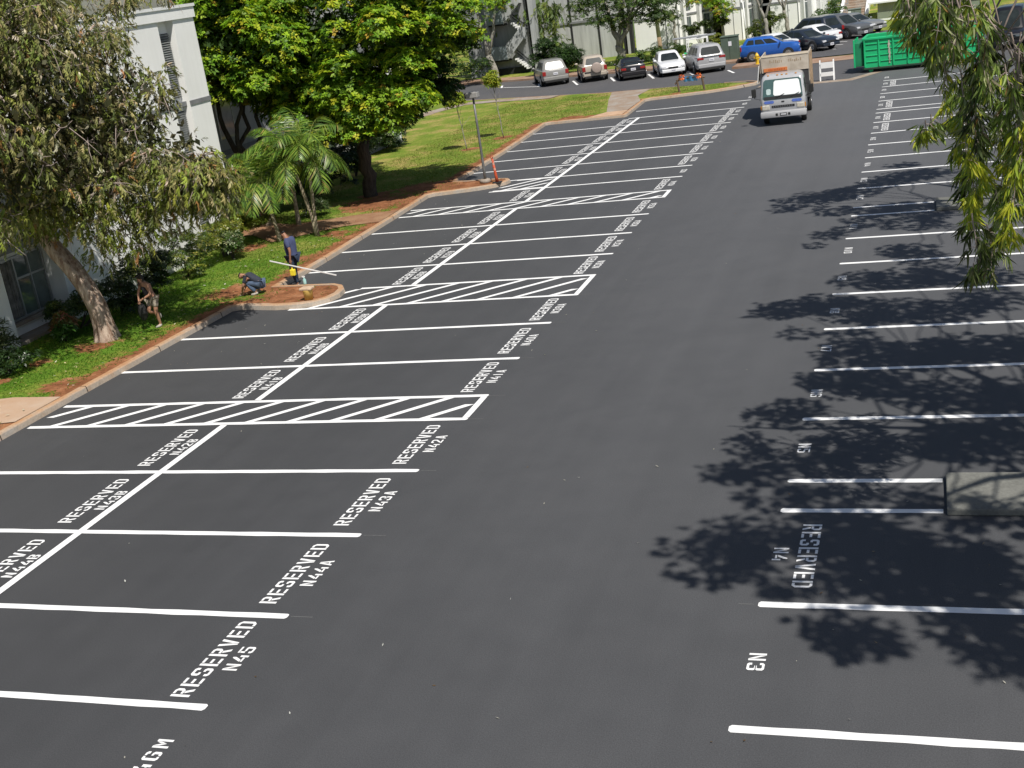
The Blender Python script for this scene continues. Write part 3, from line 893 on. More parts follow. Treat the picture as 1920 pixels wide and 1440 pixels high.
# ---- paperbark leaning over the grass, at the left
def rel(pts, base): return [(p[0] - base[0], p[1] - base[1], p[2] - base[2]) for p in pts]
B0 = (-12.75, 16.2, .13)
t = thing('paperbark_tree', 'leaning paperbark tree with pale peeling trunk and olive brown drooping crown at left', 'tree', B0)
mb = MB()
path = [(0, 0, -.15), (0, 0, .05), (-.03, 0, .4), (-.10, 0, .95), (-.30, 0, 1.5), (-.62, .02, 2.05), (-1.0, .05, 2.55), (-1.25, 0, 3.1), (-1.2, -.2, 4.2), (-.9, -.5, 5.6)]
rad = [.46, .36, .285, .255, .25, .245, .235, .20, .14, .07]
rings = []
up = Vector((0, 0, 1))
for i, (p, r) in enumerate(zip(path, rad)):
    p = Vector(p); tt = (Vector(path[min(i + 1, len(path) - 1)]) - Vector(path[max(i - 1, 0)])).normalized()
    a = tt.cross(Vector((0, 1, 0))).normalized(); b = tt.cross(a)
    rings.append([p + (a * math.cos(x) + b * math.sin(x)) * r * (1 + .10 * math.sin(3 * x + i * .6) + .07 * math.sin(7 * x + i) + random.uniform(-.03, .03)) for x in [2 * PI * k / 26 for k in range(26)]])
mb.loft(rings)
for a_, b_, r0 in (((-1.2, 0, 2.9), (.9, -1.0, 5.2), .12), ((-1.2, -.1, 3.3), (1.6, .8, 5.6), .11), ((-1.2, -.2, 4.0), (-.6, -3.0, 6.3), .11), ((-1.1, -.3, 4.4), (-1.4, 2.2, 6.6), .1), ((-1, -.4, 4.8), (.8, -3.4, 7.8), .1), ((-1.0, -.4, 5.0), (1.5, .6, 8.2), .09), ((-.3, -.5, 4.2), (2.9, -.2, 5.0), .07), ((-1.2, 0, 3.1), (-2.0, -1.6, 5.0), .1)):
    limb(mb, a_, b_, r0, .025, 7, .2, 7)
mb.build('trunk', M_BARKP, t, True)
okp = lambda c: c[0] > -2.35 and c[2] > 1.9 and not (c[2] > 5.2 and c[0] > 2.35) and not (4.7 < c[2] <= 5.2 and c[0] > 3.1)
PB = [(.6, -1.2, 6.2, 3.3, 4.2, 2.9, 4), (-.4, -3.0, 6.4, 2.2, 3.0, 2.6, 2), (1.8, .9, 5.4, 2.5, 2.4, 2.0, 1.6), (3.6, .3, 4.15, 1.0, 1.0, .7, 1.0), (-.6, -.5, 4.4, 1.9, 2.4, 1.2, 1.0), (.2, 1.2, 8.2, 3.4, 4.0, 1.6, 1.3), (.9, -2.4, 8.5, 1.6, 1.9, 1.1, 1.2), (-.8, -1.0, 8.3, 1.6, 2.2, 1.2, .8), (1.2, .3, 3.3, 1.0, .9, .8, .25)]
def okh(c):   # a deep hollow in the sunny side of the crown
    q = ((c[0] - .9) / 1.25) ** 2 + ((c[1] + 3.4) / 2.2) ** 2 + ((c[2] - 5.0) / .95) ** 2
    q2 = ((c[0] + .9) / .9) ** 2 + ((c[1] + 3.2) / 1.8) ** 2 + ((c[2] - 4.4) / .7) ** 2
    q3 = ((c[0] - 2.2) / .7) ** 2 + ((c[1] + 1.2) / 1.6) ** 2 + ((c[2] - 6.6) / .8) ** 2
    return okp(c) and q > 1 and q2 > 1 and q3 > 1
cl = blob_clumps(PB, 320, .34, .80, .42, okh)
cl += [(np.array(c), r, np.array([0, 0, -1.])) for c, r in (((.30, .2, 2.1), .30), ((.15, .1, 2.5), .34), ((.5, .35, 2.9), .36), ((1.0, .5, 2.75), .3), ((-1.6, .1, 3.2), .4), ((.0, -.2, 3.2), .45), ((1.5, .8, 3.1), .33), ((2.2, 1.0, 3.0), .3), ((3.3, .3, 3.2), .28), ((3.9, .2, 3.7), .3), ((-1.0, -.8, 3.6), .5), ((-1.9, -1.0, 3.5), .45), ((.6, 0, 3.6), .5), ((2.6, .8, 3.75), .4))]
OLV = [(.20, .21, .062), (.27, .255, .095), (.115, .135, .04), (.36, .31, .14), (.36, .20, .07), (.23, .28, .055), (.46, .41, .30)]
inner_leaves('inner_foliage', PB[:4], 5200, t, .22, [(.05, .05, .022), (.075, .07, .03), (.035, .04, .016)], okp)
low = [c for c in cl if c[0][2] < 4.3]; high = [c for c in cl if c[0][2] >= 4.3]
spray_leaves('crown', high, t, 1650, .115, .034, OLV, [4, 4, 4, 2.4, .5, 3, 1.6], .7, m=M_LEAFD, keep=okp)
spray_leaves('drooping_foliage', low, t, 1500, .135, .036, OLV + [(.30, .33, .05), (.20, .25, .04)], [2.4, 2.4, 3, 1.5, .5, 3, .8, 3, 3], .85, keep=okp)
# bare grey twigs and cream flower heads through the crown
mb = MB()
for c, r, d in cl[::1]:
    for k in range(4):
        a_ = Vector(c) + Vector(rdir(1)[0]) * r * .2
        b_ = a_ + Vector(rdir(1)[0] + np.array([0, 0, -.4])) * r * random.uniform(.7, 1.3)
        mb.tube([a_, a_.lerp(b_, .5) + Vector(rdir(1)[0]) * .06, b_], [.011, .009, .004], 4, cap=False)
mb.build('dead_twig', M_TWIG, t)
mb = MB()
for k in range(150):
    c, r, d = cl[random.randrange(320)]
    if c[1] > 0.5 or c[2] < 4.6: continue
    p = np.array(c) + norm(np.array([[.3, -.8, .35]]) + rdir(1) * .7)[0] * r * 1.02
    mb.ball(p, (.03, .03, .055), 0, 6, 4)
mb.build('blossom', mat('cream_flower', (.72, .66, .45), .8, .15, 20), t)

# ---- the two bright broadleaf trees
BRT = [(.22, .37, .022), (.34, .46, .026), (.12, .24, .018), (.48, .50, .035), (.42, .28, .04), (.07, .15, .016)]
def broadleaf(base, label, limbs, ells, n, seed, trunk_r=.27, dark=None, keep=None, per=92, L0=.175):
    t = thing('broadleaf_tree', label, 'tree', base, group='bright green broadleaf trees')
    mb = MB()
    random.seed(seed)
    rings = None
    for a_, b_, r0, r1 in limbs:
        limb(mb, a_, b_, r0, r1, 7, .14, 10)
    mb.build('trunk', M_BARKD, t, True)
    cl = blob_clumps(ells, n, .45, .95, .45, keep)
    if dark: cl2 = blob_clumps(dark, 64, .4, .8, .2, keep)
    rosette_leaves('crown', cl, t, per, 8, L0, BRT, [4.5, 3.4, 3.2, 1.2, .3, 1.5], wid=.5)
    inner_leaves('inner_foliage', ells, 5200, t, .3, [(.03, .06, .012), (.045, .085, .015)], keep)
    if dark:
        rosette_leaves('shaded_crown', cl2, t, per, 8, L0 * .9, [(.035, .075, .014), (.05, .10, .016), (.028, .055, .014)], [3, 2, 2], wid=.5)  # darker leaf colours stand for the shaded side of the crown
    return t
BA = (-13.05, 35.2, .13)
broadleaf(BA, 'tall bright green broadleaf tree with thick dark trunk beside the lawn', [((0, 0, -.2), (.05, 0, 2.3), .30, .25), ((0, 0, 2.1), (-1.6, -.6, 6.0), .17, .05), ((0, 0, 2.2), (1.9, .2, 6.2), .17, .05), ((0, 0, 2.3), (.2, -2.0, 6.6), .15, .05), ((.1, 0, 2.2), (3.4, 1.6, 4.9), .13, .04), ((0, 0, 2.3), (.4, 2.0, 7.4), .15, .05)],
          [(.3, -.6, 6.6, 4.3, 3.6, 3.0, 5), (3.1, .4, 6.5, 2.9, 3.0, 2.3, 2.4), (-2.6, -1.2, 6.0, 2.6, 2.6, 2.4, 1.8), (.4, -1.8, 4.0, 2.6, 1.5, 1.1, 1.5), (1.5, 0, 9.2, 4.5, 4.0, 1.6, 1.5), (-1.2, -2.2, 4.9, 1.9, 1.5, 1.2, .8), (.8, -1.9, 3.7, 2.4, 1.0, .7, 1.0), (-2.4, -1.6, 4.2, 1.3, .9, .9, .6), (2.3, -1.4, 3.5, 1.7, 1.1, .8, 1.0), (-.6, -2.0, 3.0, 1.8, .8, .6, .8), (.9, -2.1, 2.9, 1.2, .6, .45, .4), (-3.0, -1.6, 5.0, 1.1, .9, 1.0, .6)], 370, 21,
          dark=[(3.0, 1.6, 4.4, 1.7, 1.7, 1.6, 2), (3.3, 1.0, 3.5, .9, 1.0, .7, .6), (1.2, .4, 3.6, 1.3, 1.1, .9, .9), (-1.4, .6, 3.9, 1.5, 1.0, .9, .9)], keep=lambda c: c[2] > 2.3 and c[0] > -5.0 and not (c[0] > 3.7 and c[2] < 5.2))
BB = (-16.9, 32.6, .13)
broadleaf(BB, 'broadleaf tree with several twisting dark stems against the grey wall', [((0, 0, -.2), (-.1, 0, 1.2), .24, .2), ((-.1, 0, 1.1), (-.75, -.3, 5.4), .14, .07), ((-.1, 0, 1.1), (.1, .1, 5.4), .13, .06), ((-.1, 0, 1.1), (1.0, .4, 5.0), .13, .05), ((-.1, 0, 1.2), (.5, -1.0, 5.8), .12, .05)],
          [(.4, -.4, 7.1, 2.6, 3.0, 2.1, 4), (1.6, -.5, 6.2, 2.0, 2.2, 1.6, 2), (.4, .3, 9.2, 3.0, 3.2, 1.3, 1.4), (-.2, -1.9, 6.7, 1.4, 1.4, 1.3, 1), (.9, -1.2, 5.2, 1.2, .9, .6, .5)], 140, 22, keep=lambda c: c[0] > -1.35 and c[2] > 4.2)

# ---- palms
PALMC = [(.10, .20, .026), (.16, .27, .035), (.26, .35, .05), (.06, .12, .02)]
M_PALMT = bark_mat('palm_trunk', (.20, .16, .11), (.40, .34, .25), (4, 4, 14))
def palm(base, label, stems, nf, FL, seed):
    t = thing('palm_tree', label, 'palm', base, group='feather palms by the side walk')
    random.seed(seed)
    P = []; D = []; N = []; L = []; W = []; C = []
    mb = MB(); ms = MB()
    for (tx, ty, h, r) in stems:
        top = Vector((tx, ty, h))
        pts = []
        for i in range(8):
            q = i / 7
            pts.append((tx * q ** 1.4, ty * q ** 1.4, -.1 + (h + .1) * q))
        mb.tube(pts, [r * (1.35 - .35 * min(1, i / 2.)) * (1 - .25 * i / 7) for i in range(8)], 10)
        for k in range(nf):
            az = 2 * PI * k / nf + random.uniform(-.25, .25); el = random.choice([1.25, .95, .65, .35, .05]) + random.uniform(-.15, .15)
            hd = Vector((math.cos(az), math.sin(az), 0))
            p = top.copy(); d = hd * math.cos(el) + Vector((0, 0, 1)) * math.sin(el)
            fl = FL * random.uniform(.8, 1.1); S = 27; pp = []
            tone = random.uniform(.75, 1.15)
            for i in range(S + 1):
                pp.append(p.copy())
                if i > 2:
                    side = d.cross(Vector((0, 0, 1)))
                    if side.length < .05: side = Vector((-hd.y, hd.x, 0))
                    side.normalize(); upn = side.cross(d).normalized()
                    ll = fl * .36 * math.sin(PI * min(1, (i + 2.5) / (S + 3))) ** .6
                    for sg in (-1, 1):
                        dd = side * sg * .85 + d * .6 + upn * .12 + Vector((0, 0, -.42)) + Vector((random.uniform(-.12, .12), random.uniform(-.12, .12), random.uniform(-.12, .12)))
                        P.append(p); D.append(dd); N.append(upn + side * sg * .25); L.append(ll * random.uniform(.85, 1.1)); W.append(.042)
                        cc = random.choice(PALMC) if random.random() > .04 else (.30, .24, .07)
                        C.append([x * tone for x in cc])
                st = fl / S
                p = p + d * st
                d = (d + Vector((0, 0, -1)) * (.045 + .085 * i / S)).normalized()
            ms.tube(pp[::2], [.022 * (1 - .09 * i) for i in range(len(pp[::2]))], 5, cap=False)
    mb.build('trunk', M_PALMT, t, True)
    ms.build('frond_rib', mat('frond_rib', (.20, .24, .06), .5, .2, 5), t)
    leaves('palm_crown', np.array([tuple(x) for x in P]), np.array([tuple(x) for x in D]), np.array([tuple(x) for x in N]), np.array(L), np.array(W), np.array(C), M_LEAFP, t, .22, True)
    return t
palm((-12.05, 28.0, .13), 'palm with two slim pale trunks and the largest fronds, nearest the kerb', [(-.55, .1, 2.75, .07), (.15, .15, 2.95, .068)], 18, 2.0, 31)
palm((-13.3, 27.5, .13), 'single thin-trunked palm on the grass left of the double palm', [(-.35, .1, 2.15, .068)], 18, 1.6, 32)
palm((-15.5, 30.6, .13), 'stout palm with a thick grey trunk beside the clipped hedge', [(.1, 0, 2.0, .17)], 17, 1.6, 33)
palm((-13.9, 30.2, .13), 'palm set back in the shade behind the double palm', [(.1, 0, 2.9, .08)], 16, 1.8, 34)

# ---- shrubs and hedges
def bush(name, base, label, ells, n, rmin, rmax, per, L0, cols, wts, cat='shrub', stems=5, group=None, wid=.45, glossy=True):
    t = thing(name, label, cat, base, group=group)
    mb = MB()
    for k in range(stems):
        e = random.choice(ells)
        limb(mb, (random.uniform(-.012, .012), random.uniform(-.012, .012), -.08), (e[0] + random.uniform(-.3, .3) * e[3], e[1] + random.uniform(-.3, .3) * e[4], e[2]), .028, .01, 4, .1, 5)
    mb.build('stem', M_BARKD, t, True)
    cl = blob_clumps(ells, n, rmin, rmax, .4, lambda c: c[2] > .05)
    rosette_leaves('foliage', cl, t, per, 6, L0, cols, wts, M_LEAFP if glossy else M_LEAF, wid, keep=lambda c: c[2] > .03)
    return t
GY = [(.24, .25, .035), (.17, .22, .03), (.10, .15, .025), (.30, .28, .06)]
DG = [(.05, .10, .02), (.075, .135, .025), (.035, .065, .016), (.11, .15, .05)]
bush('hedge', (-14.5, 25.6, .13), 'yellow-green clipped hedge along the white wall behind the kneeling worker', [(.1, -.3, .8, .75, 1.0, .5, 1), (0, 1.2, .85, .8, .9, .5, 1), (-.1, 2.6, .9, .8, .9, .5, 1)], 120, .16, .26, 330, .085, GY, [3, 3, 2, 1], 'hedge', 10)
bush('shrub', (-13.9, 25.2, .13), 'round leafy shrub with speckled glossy leaves at the near end of the hedge', [(0, 0, .6, .5, .5, .5, 1)], 20, .16, .26, 320, .10, DG + [(.30, .32, .18)], [2, 3, 1, 2, 1.6])
bush('shrub', (-14.4, 23.0, .13), 'tall open shrub with thin stems beside the white wall', [(0, 0, .95, .8, .8, .6, 1), (.3, -.3, .5, .6, .5, .35, .6), (0, .9, .7, .6, .6, .5, .6)], 52, .15, .26, 280, .09, GY + DG, [2, 3, 2, 1, 2, 2, 1, 1], stems=9)
bush('shrub', (-14.9, 21.4, .13), 'loose bush against the white wall behind the woman', [(0, 0, .75, .6, .7, .5, 1)], 22, .15, .25, 260, .09, GY + DG, [1, 2, 2, 1, 2, 2, 1, 1], stems=9)
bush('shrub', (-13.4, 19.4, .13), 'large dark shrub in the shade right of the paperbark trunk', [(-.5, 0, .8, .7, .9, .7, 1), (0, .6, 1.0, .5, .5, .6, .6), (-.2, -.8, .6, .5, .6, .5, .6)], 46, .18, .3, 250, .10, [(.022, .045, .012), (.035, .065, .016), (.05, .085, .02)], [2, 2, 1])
bush('hedge', (-14.6, 17.4, .13), 'dark green box hedge under the sliding window left of the paperbark', [(-.1, -.4, .55, .5, .6, .4, 1), (.2, .5, .65, .55, .6, .45, 1), (.5, 1.1, .6, .5, .5, .45, .7)], 56, .16, .26, 300, .085, DG + [(.16, .20, .03)], [2, 3, 2, 1, 1.4], 'hedge', 10)
bush('ti_plant', (-14.35, 16.5, .13), 'small pinkish ti plant in front of the hedge under the window', [(0, 0, .45, .25, .25, .2, 1)], 7, .12, .18, 300, .17, [(.42, .16, .11), (.36, .24, .10), (.14, .20, .05)], [3, 2, 2], 'plant', 3, wid=.28)
bush('fern_plant', (-14.15, 16.2, .13), 'low bright green leafy plant on the grass beside the ti plant', [(0, 0, .25, .22, .22, .18, 1)], 6, .1, .16, 320, .13, [(.07, .17, .025), (.05, .12, .02)], [2, 1], 'plant', 2)
bush('shrub', (-15.0, 14.6, .13), 'spiky dark plant by the corner of the white wall at the left edge', [(0, 0, .6, .4, .4, .5, 1)], 12, .15, .25, 200, .22, [(.05, .08, .03), (.10, .12, .05)], [2, 1], wid=.16)
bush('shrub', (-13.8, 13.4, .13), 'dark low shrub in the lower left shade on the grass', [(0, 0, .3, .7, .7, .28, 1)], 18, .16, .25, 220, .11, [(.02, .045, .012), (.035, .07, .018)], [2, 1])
bush('hedge', (-16.3, 40.8, .13), 'dark upright shrub at the end of the wall behind the big tree', [(0, 0, 1.3, 1.1, 1.4, 1.3, 1), (.4, -1.6, 1.1, .9, 1.0, 1.1, .8), (-.2, 1.8, 1.5, 1.0, 1.1, 1.4, .8)], 92, .22, .36, 150, .14, [(.025, .055, .014), (.045, .085, .02), (.02, .04, .012)], [2, 2, 1], 'shrub')
bush('shrub', (-18.3, 49.2, .13), 'speckled glossy bush below the white end wall beside the lawn', [(.3, 0, 1.2, 1.2, 1.3, 1.2, 1), (.5, -1.6, 1.0, 1.0, 1.0, 1.0, .8), (.2, .6, 2.5, .8, .9, 1.1, .6)], 92, .24, .38, 150, .15, DG + [(.22, .26, .14)], [3, 3, 3, 1, .5])
bush('shrub', (-15.6, 34.6, .13), 'very dark tall shrub in the shade behind the palms', [(0, 0, 1.1, 1.0, 1.3, 1.0, 1), (.4, 1.8, .9, .9, .9, .8, .7), (-.3, -1.2, 1.4, .6, .8, 1.2, .7)], 58, .24, .38, 130, .15, [(.018, .04, .011), (.03, .06, .014)], [2, 1])  # put in to darken the gap behind the palms; shade is in its colours
bush('lily_plant', (-14.0, 31.9, .13), 'grassy tuft plant in the deep shade beneath the big tree', [(0, 0, .35, .4, .4, .3, 1)], 10, .15, .25, 200, .25, [(.06, .10, .03), (.12, .15, .07)], [2, 1], 'plant', 2, wid=.14)

# ---- young saplings on the lawn
def sapling(base, label, h, lean, crown, seed):
    t = thing('sapling', label, 'sapling', base, group='young saplings on the lawn')
    random.seed(seed)
    mb = MB(); top = Vector((lean[0], lean[1], h))
    pth = limb(mb, (0, 0, -.05), top, .028, .014, 6, .03, 6)
    for k in range(5):
        b_ = Vector(pth[3 + k % 3]) ; limb(mb, b_, (b_.x + random.uniform(-.5, .5), b_.y + random.uniform(-.5, .5), b_.z + random.uniform(.4, .8)), .012, .004, 3, .1, 4)
    mb.build('trunk', M_BARKG, t, True)
    cl = blob_clumps([(lean[0], lean[1], h + crown * .2, crown, crown, crown * .9, 1)], 22, .16, .3, .3)
    rosette_leaves('crown', cl, t, 170, 6, .16, [(.26, .33, .03), (.34, .36, .04), (.16, .24, .03)], [2, 2, 1])
sapling((-11.7, 49.0, .13), 'sapling with a leafy yellow-green tuft and straight pale stem, farthest right on the lawn', 2.75, (-.25, .1), .42, 41)
sapling((-12.6, 45.9, .13), 'thin forked sapling with sparse leaves beside the lamp post', 2.3, (-.25, .1), .38, 42)
sapling((-18.9, 53.4, .13), 'slim sapling standing by the white end wall of the building', 2.6, (.1, .1), .3, 43)

# ---- street trees far back
def street_tree(name, base, label, limbs, ells, n, cols, wts, seed, kind='ros', m=None, keep=None, L0=.2, per=26):
    random.seed(seed)
    t = thing(name, label, 'tree', base)
    mb = MB()
    for a_, b_, r0, r1 in limbs: limb(mb, a_, b_, r0, r1, 6, .12, 8)
    mb.build('trunk', m or M_BARKG, t, True)
    cl = blob_clumps(ells, n, .4, .85, .35, keep)
    if kind == 'ros': rosette_leaves('crown', cl, t, per, 7, L0, cols, wts)
    else: spray_leaves('crown', cl, t, 170, .34, .07, cols, wts, .75)
    return t
street_tree('street_tree', (-23.3, 83.6, .1), 'leaning dark-trunked tree beside the outside stair', [((0, 0, -.2), (-.5, 0, 1.8), .30, .24), ((-.5, 0, 1.7), (-1.0, .2, 5), .22, .1), ((-.5, 0, 1.8), (.6, 0, 5.5), .16, .08)], [(-.6, 0, 6.0, 2.6, 2.4, 1.8, 2), (-2.4, -.5, 3.2, 1.4, 1.4, 1.8, 1), (1.6, 0, 6.2, 1.6, 2, 1.4, 1)], 62, BRT, [3, 2, 3, 1, .4, 3], 51, m=M_BARKG)
street_tree('street_tree', (-27.5, 82.0, .1), 'dense dark bush-like tree at the far end of the street, left of the stair', [((0, 0, -.2), (0, 0, 3), .25, .15)], [(0, 0, 3.4, 3.0, 2.2, 3.0, 3), (3.0, -1.0, 1.1, 1.6, 1.0, 1.0, 1), (1.5, .3, 5.5, 2.2, 1.5, 1.5, 1)], 80, [(.02, .045, .012), (.04, .08, .016), (.09, .15, .02)], [3, 2, 1], 52)
street_tree('drooping_tree', (-20.6, 87.8, .1), 'tall pale trunk with drooping leaves behind the warm grey crossover', [((0, 0, -.2), (-.5, 0, 3.2), .26, .2), ((-.5, 0, 3.1), (-1.4, 0, 6.2), .19, .14), ((-.4, 0, 2.6), (1.3, 0, 4.8), .09, .05), ((-.3, 0, 1.0), (.5, -.2, 3.2), .07, .03)], [(-.2, -.2, 4.6, 2.2, 1.2, 1.0, 2), (1.2, -.2, 3.9, 1.0, .9, 1.0, 1), (.9, -.6, 2.2, .7, .5, .9, .8), (-2.2, 0, 4.6, 1.2, .9, .9, .7)], 66, [(.12, .18, .04), (.19, .24, .05), (.07, .11, .03)], [2, 2, 1], 53, 'spray')
street_tree('street_tree', (-13.1, 83.5, .1), 'large dark spreading tree with a forked trunk behind the black coupe', [((0, 0, -.2), (-.2, 0, 1.4), .36, .3), ((-.2, 0, 1.3), (-1.0, .2, 4.6), .24, .12), ((-.1, 0, 1.3), (1.5, 0, 4.8), .2, .1), ((-.2, 0, 1.3), (.3, .6, 5), .17, .08), ((.9, 0, 3.2), (2.8, 0, 5), .1, .05)], [(.2, 0, 4.6, 3.6, 2.6, 1.5, 4), (-2.6, -.3, 4.2, 1.5, 1.4, 1.0, 1.1), (2.9, -.2, 3.8, 1.6, 1.5, 1.4, 1.7), (.4, -.8, 3.1, 1.5, 1.0, .6, .8), (3.6, -.3, 2.7, .9, .7, .6, .5), (-1.2, -.8, 3.2, .9, .8, .5, .4)], 190, [(.055, .10, .024), (.09, .15, .032), (.035, .065, .018), (.16, .20, .05)], [3, 3, 2, 1], 54, L0=.19, m=M_BARKG)
street_tree('street_tree', (-10.4, 91.0, .1), 'slim tree with spotty leaves before the white wall, left of the utility pole', [((0, 0, -.2), (-.1, 0, 3), .13, .1), ((-.1, 0, 2.6), (.8, 0, 4.4), .07, .03)], [(0, 0, 4.2, 1.3, 1.2, 1.3, 1)], 22, [(.05, .09, .025), (.09, .13, .04)], [1, 1], 55)
street_tree('street_tree', (-6.6, 90.8, .1), 'bushy bright green street tree growing out of the hedge', [((0, 0, -.2), (.2, 0, 2.2), .14, .1), ((.2, 0, 2), (0, 0, 4), .1, .05)], [(.2, -.2, 2.9, .85, .8, 1.3, 2), (-1.4, 0, 3.5, 1.5, 1.0, .5, 1)], 40, BRT, [3, 2, 2, 1, .9, 1.5], 56, per=30, L0=.17)
def bare_tree(base, label, limbs, seed):
    random.seed(seed)
    t = thing('bare_tree', label, 'tree', base, group='bare pale street trees')
    mb = MB()
    for a_, b_, r0, r1 in limbs: limb(mb, a_, b_, r0, r1, 6, .1, 8)
    mb.build('trunk', M_BARKG, t, True)
    cl = blob_clumps([(0, 0, 5.2, 1.6, 1.2, .9, 1)], 10, .2, .4, .4)
    rosette_leaves('crown', cl, t, 60, 5, .12, [(.20, .23, .06), (.13, .17, .05)], [1, 1])
bare_tree((-2.45, 86.3, .08), 'nearly bare tree with a forked pale trunk behind the white sedan', [((0, 0, -.2), (-.25, 0, 1.9), .17, .14), ((-.25, 0, 1.8), (-1.0, 0, 4.4), .12, .06), ((-.25, 0, 1.8), (.9, 0, 4.5), .10, .05), ((-.5, 0, 2.8), (-.1, 0, 4.8), .07, .03)], 61)
bare_tree((-1.45, 91.5, .08), 'bare tree with a crooked trunk against the bright white wall', [((0, 0, -.2), (-.35, 0, 2.0), .18, .14), ((-.35, 0, 1.9), (-1.1, 0, 4.0), .10, .05), ((-.35, 0, 1.9), (.3, 0, 4.2), .10, .05), ((-.35, 0, 2.0), (-.4, 0, 4.3), .08, .04)], 62)
bare_tree((1.6, 97.6, .25), 'thin bare tree by the grass bank at the corner of the white building', [((0, 0, -.2), (-.1, 0, 2.6), .10, .07), ((-.1, 0, 2.4), (.5, 0, 4.4), .06, .03), ((-.1, 0, 2.4), (-.7, 0, 4.4), .06, .03)], 63)
bush('hedge', (-8.3, 90.8, .08), 'long clipped hedge raised on bare stems before the white building', [(-.6, 0, 1.45, .9, .5, .45, 1), (.8, 0, 1.65, .9, .5, .45, 1), (1.9, 0, 1.7, .6, .5, .45, .7)], 56, .2, .32, 150, .13, [(.06, .10, .02), (.11, .15, .03), (.035, .06, .015)], [2, 2, 1], 'hedge', 12)
bush('shrub', (-3.2, 89.5, .08), 'clipped shrub with a dark shaded side behind the forked bare tree', [(-.7, 0, .9, .6, .7, .75, 1), (.6, .2, 1.5, .95, .7, .6, 1.3)], 46, .22, .34, 150, .13, [(.05, .085, .018), (.15, .18, .03), (.09, .13, .025)], [2, 2, 2])
bush('shrub', (1.0, 93.6, .08), 'dense green shrub at the right corner of the white building', [(0, 0, 1.0, 1.0, .8, .75, 1), (1.0, .2, 1.5, .7, .6, .6, .6)], 44, .22, .34, 150, .13, [(.045, .10, .02), (.08, .15, .028)], [1, 1])
bush('shrub', (-6.1, 83.9, .05), 'low yellow-green bush beside the green utility cabinet', [(0, 0, .9, .9, .6, .5, 1)], 20, .2, .32, 150, .12, GY, [2, 2, 1, 1])
bush('shrub', (-17.6, 80.4, .1), 'dark spreading fern-like shrub between the two parked off-roaders', [(-.8, 1.6, 1.5, 1.5, .9, 1.3, 1), (.9, .9, 1.1, 1.0, .7, .9, .7)], 80, .25, .4, 90, .34, [(.025, .055, .014), (.05, .10, .022)], [2, 1], wid=.2)
bush('shrub', (-12.2, 78.9, .1), 'small green shrub between the beige off-roader and the black coupe', [(0, 0, .5, .9, .5, .4, 1)], 18, .2, .3, 130, .12, DG, [2, 2, 1, 1])
bush('hedge', (-9.8, 81.6, .1), 'shaded green hedge behind the white front-facing sedan', [(-1.0, 0, .6, 1.3, .7, .5, 1), (1.2, .3, .7, 1.2, .7, .5, 1)], 50, .22, .34, 110, .14, [(.04, .085, .018), (.075, .12, .025)], [2, 1], 'hedge')

# ---- tall gum trees standing right of the lot; only drooping branches reach the picture, the rest throws the shade
SH_A= [(10.4, -0.9, 11.0, 0.8), (10.8, -0.6, 11.3, 0.7), (10.5, 1.9, 11.4, 0.6), (11.0, 1.7, 11.8, 0.7), (11.2, 2.4, 11.3, 0.9), (11.9, 2.6, 11.8, 0.8), (11.4, 3.5, 9.4, 0.9), (12.5, 2.7, 10.6, 0.8), (13.5, 2.7, 11.8, 0.8), (11.0, 1.0, 11.1, 0.6), (12.0, 0.7, 11.7, 0.7), (11.6, 1.7, 9.6, 0.6), (12.8, 1.1, 10.6, 0.6), (11.8, 0.3, 10.0, 0.9), (12.5, -0.9, 10.8, 1.0), (12.9, -1.1, 10.8, 1.0), (12.6, -0.8, 9.3, 0.8), (13.1, -0.3, 9.9, 0.7), (11.6, 0.3, 10.1, 0.7), (11.8, -1.9, 11.8, 0.45), (11.6, -2.0, 11.4, 0.3), (11.8, -2.4, 9.7, 0.5), (12.7, -3.2, 11.5, 0.45), (11.5, -2.1, 9.7, 0.35), (12.7, -3.3, 11.0, 0.3), (13.0, -2.1, 9.6, 0.4), (13.2, -2.0, 9.3, 0.6), (14.4, -3.6, 11.7, 0.5), (13.4, -1.9, 9.9, 0.4), (13.7, -0.8, 9.9, 0.5), (14.8, -2.4, 12.0, 0.5), (14.0, 0.2, 11.7, 0.5), (13.9, 0.6, 10.1, 0.5)]
SH_B= [(10.2, 10.5, 11.9, 0.45), (10.2, 11.3, 10.8, 0.7), (10.9, 11.4, 11.1, 0.9), (11.2, 11.5, 9.9, 0.9), (13.0, 10.4, 11.8, 0.9), (13.4, 10.2, 11.2, 0.8), (11.0, 8.9, 11.9, 0.4), (12.1, 8.6, 11.7, 0.5), (11.7, 8.3, 10.1, 0.9), (12.4, 7.9, 10.3, 0.9), (12.8, 8.4, 9.7, 0.9), (13.4, 8.7, 9.7, 0.8), (13.8, 8.4, 9.5, 0.8), (14.5, 8.3, 10.1, 0.8), (11.5, 6.4, 10.9, 0.6), (11.2, 6.9, 9.3, 0.8), (12.6, 5.9, 11.1, 0.9), (12.8, 5.8, 10.2, 0.8), (11.3, 5.4, 10.1, 0.8), (12.4, 4.7, 11.5, 0.9), (10.7, 5.0, 10.6, 0.7), (10.1, 4.7, 10.2, 0.4), (14.1, 5.5, 10.6, 0.9), (14.8, 4.7, 11.2, 0.9), (9.7, 3.9, 9.5, 0.5), (10.4, 1.6, 11.9, 0.4), (13.7, 3.7, 9.4, 0.9), (14.1, 3.0, 11.3, 0.8), (14.8, 11.0, 11.6, 0.8), (13.3, 11.6, 9.3, 0.6), (12.0, 13.2, 11.4, 0.8), (12.5, 13.7, 10.3, 0.9), (13.5, 13.8, 10.9, 0.8), (13.9, 13.8, 9.3, 0.8), (11.1, 4.2, 9.4, 0.8), (10.7, 4.3, 9.8, 0.6)]
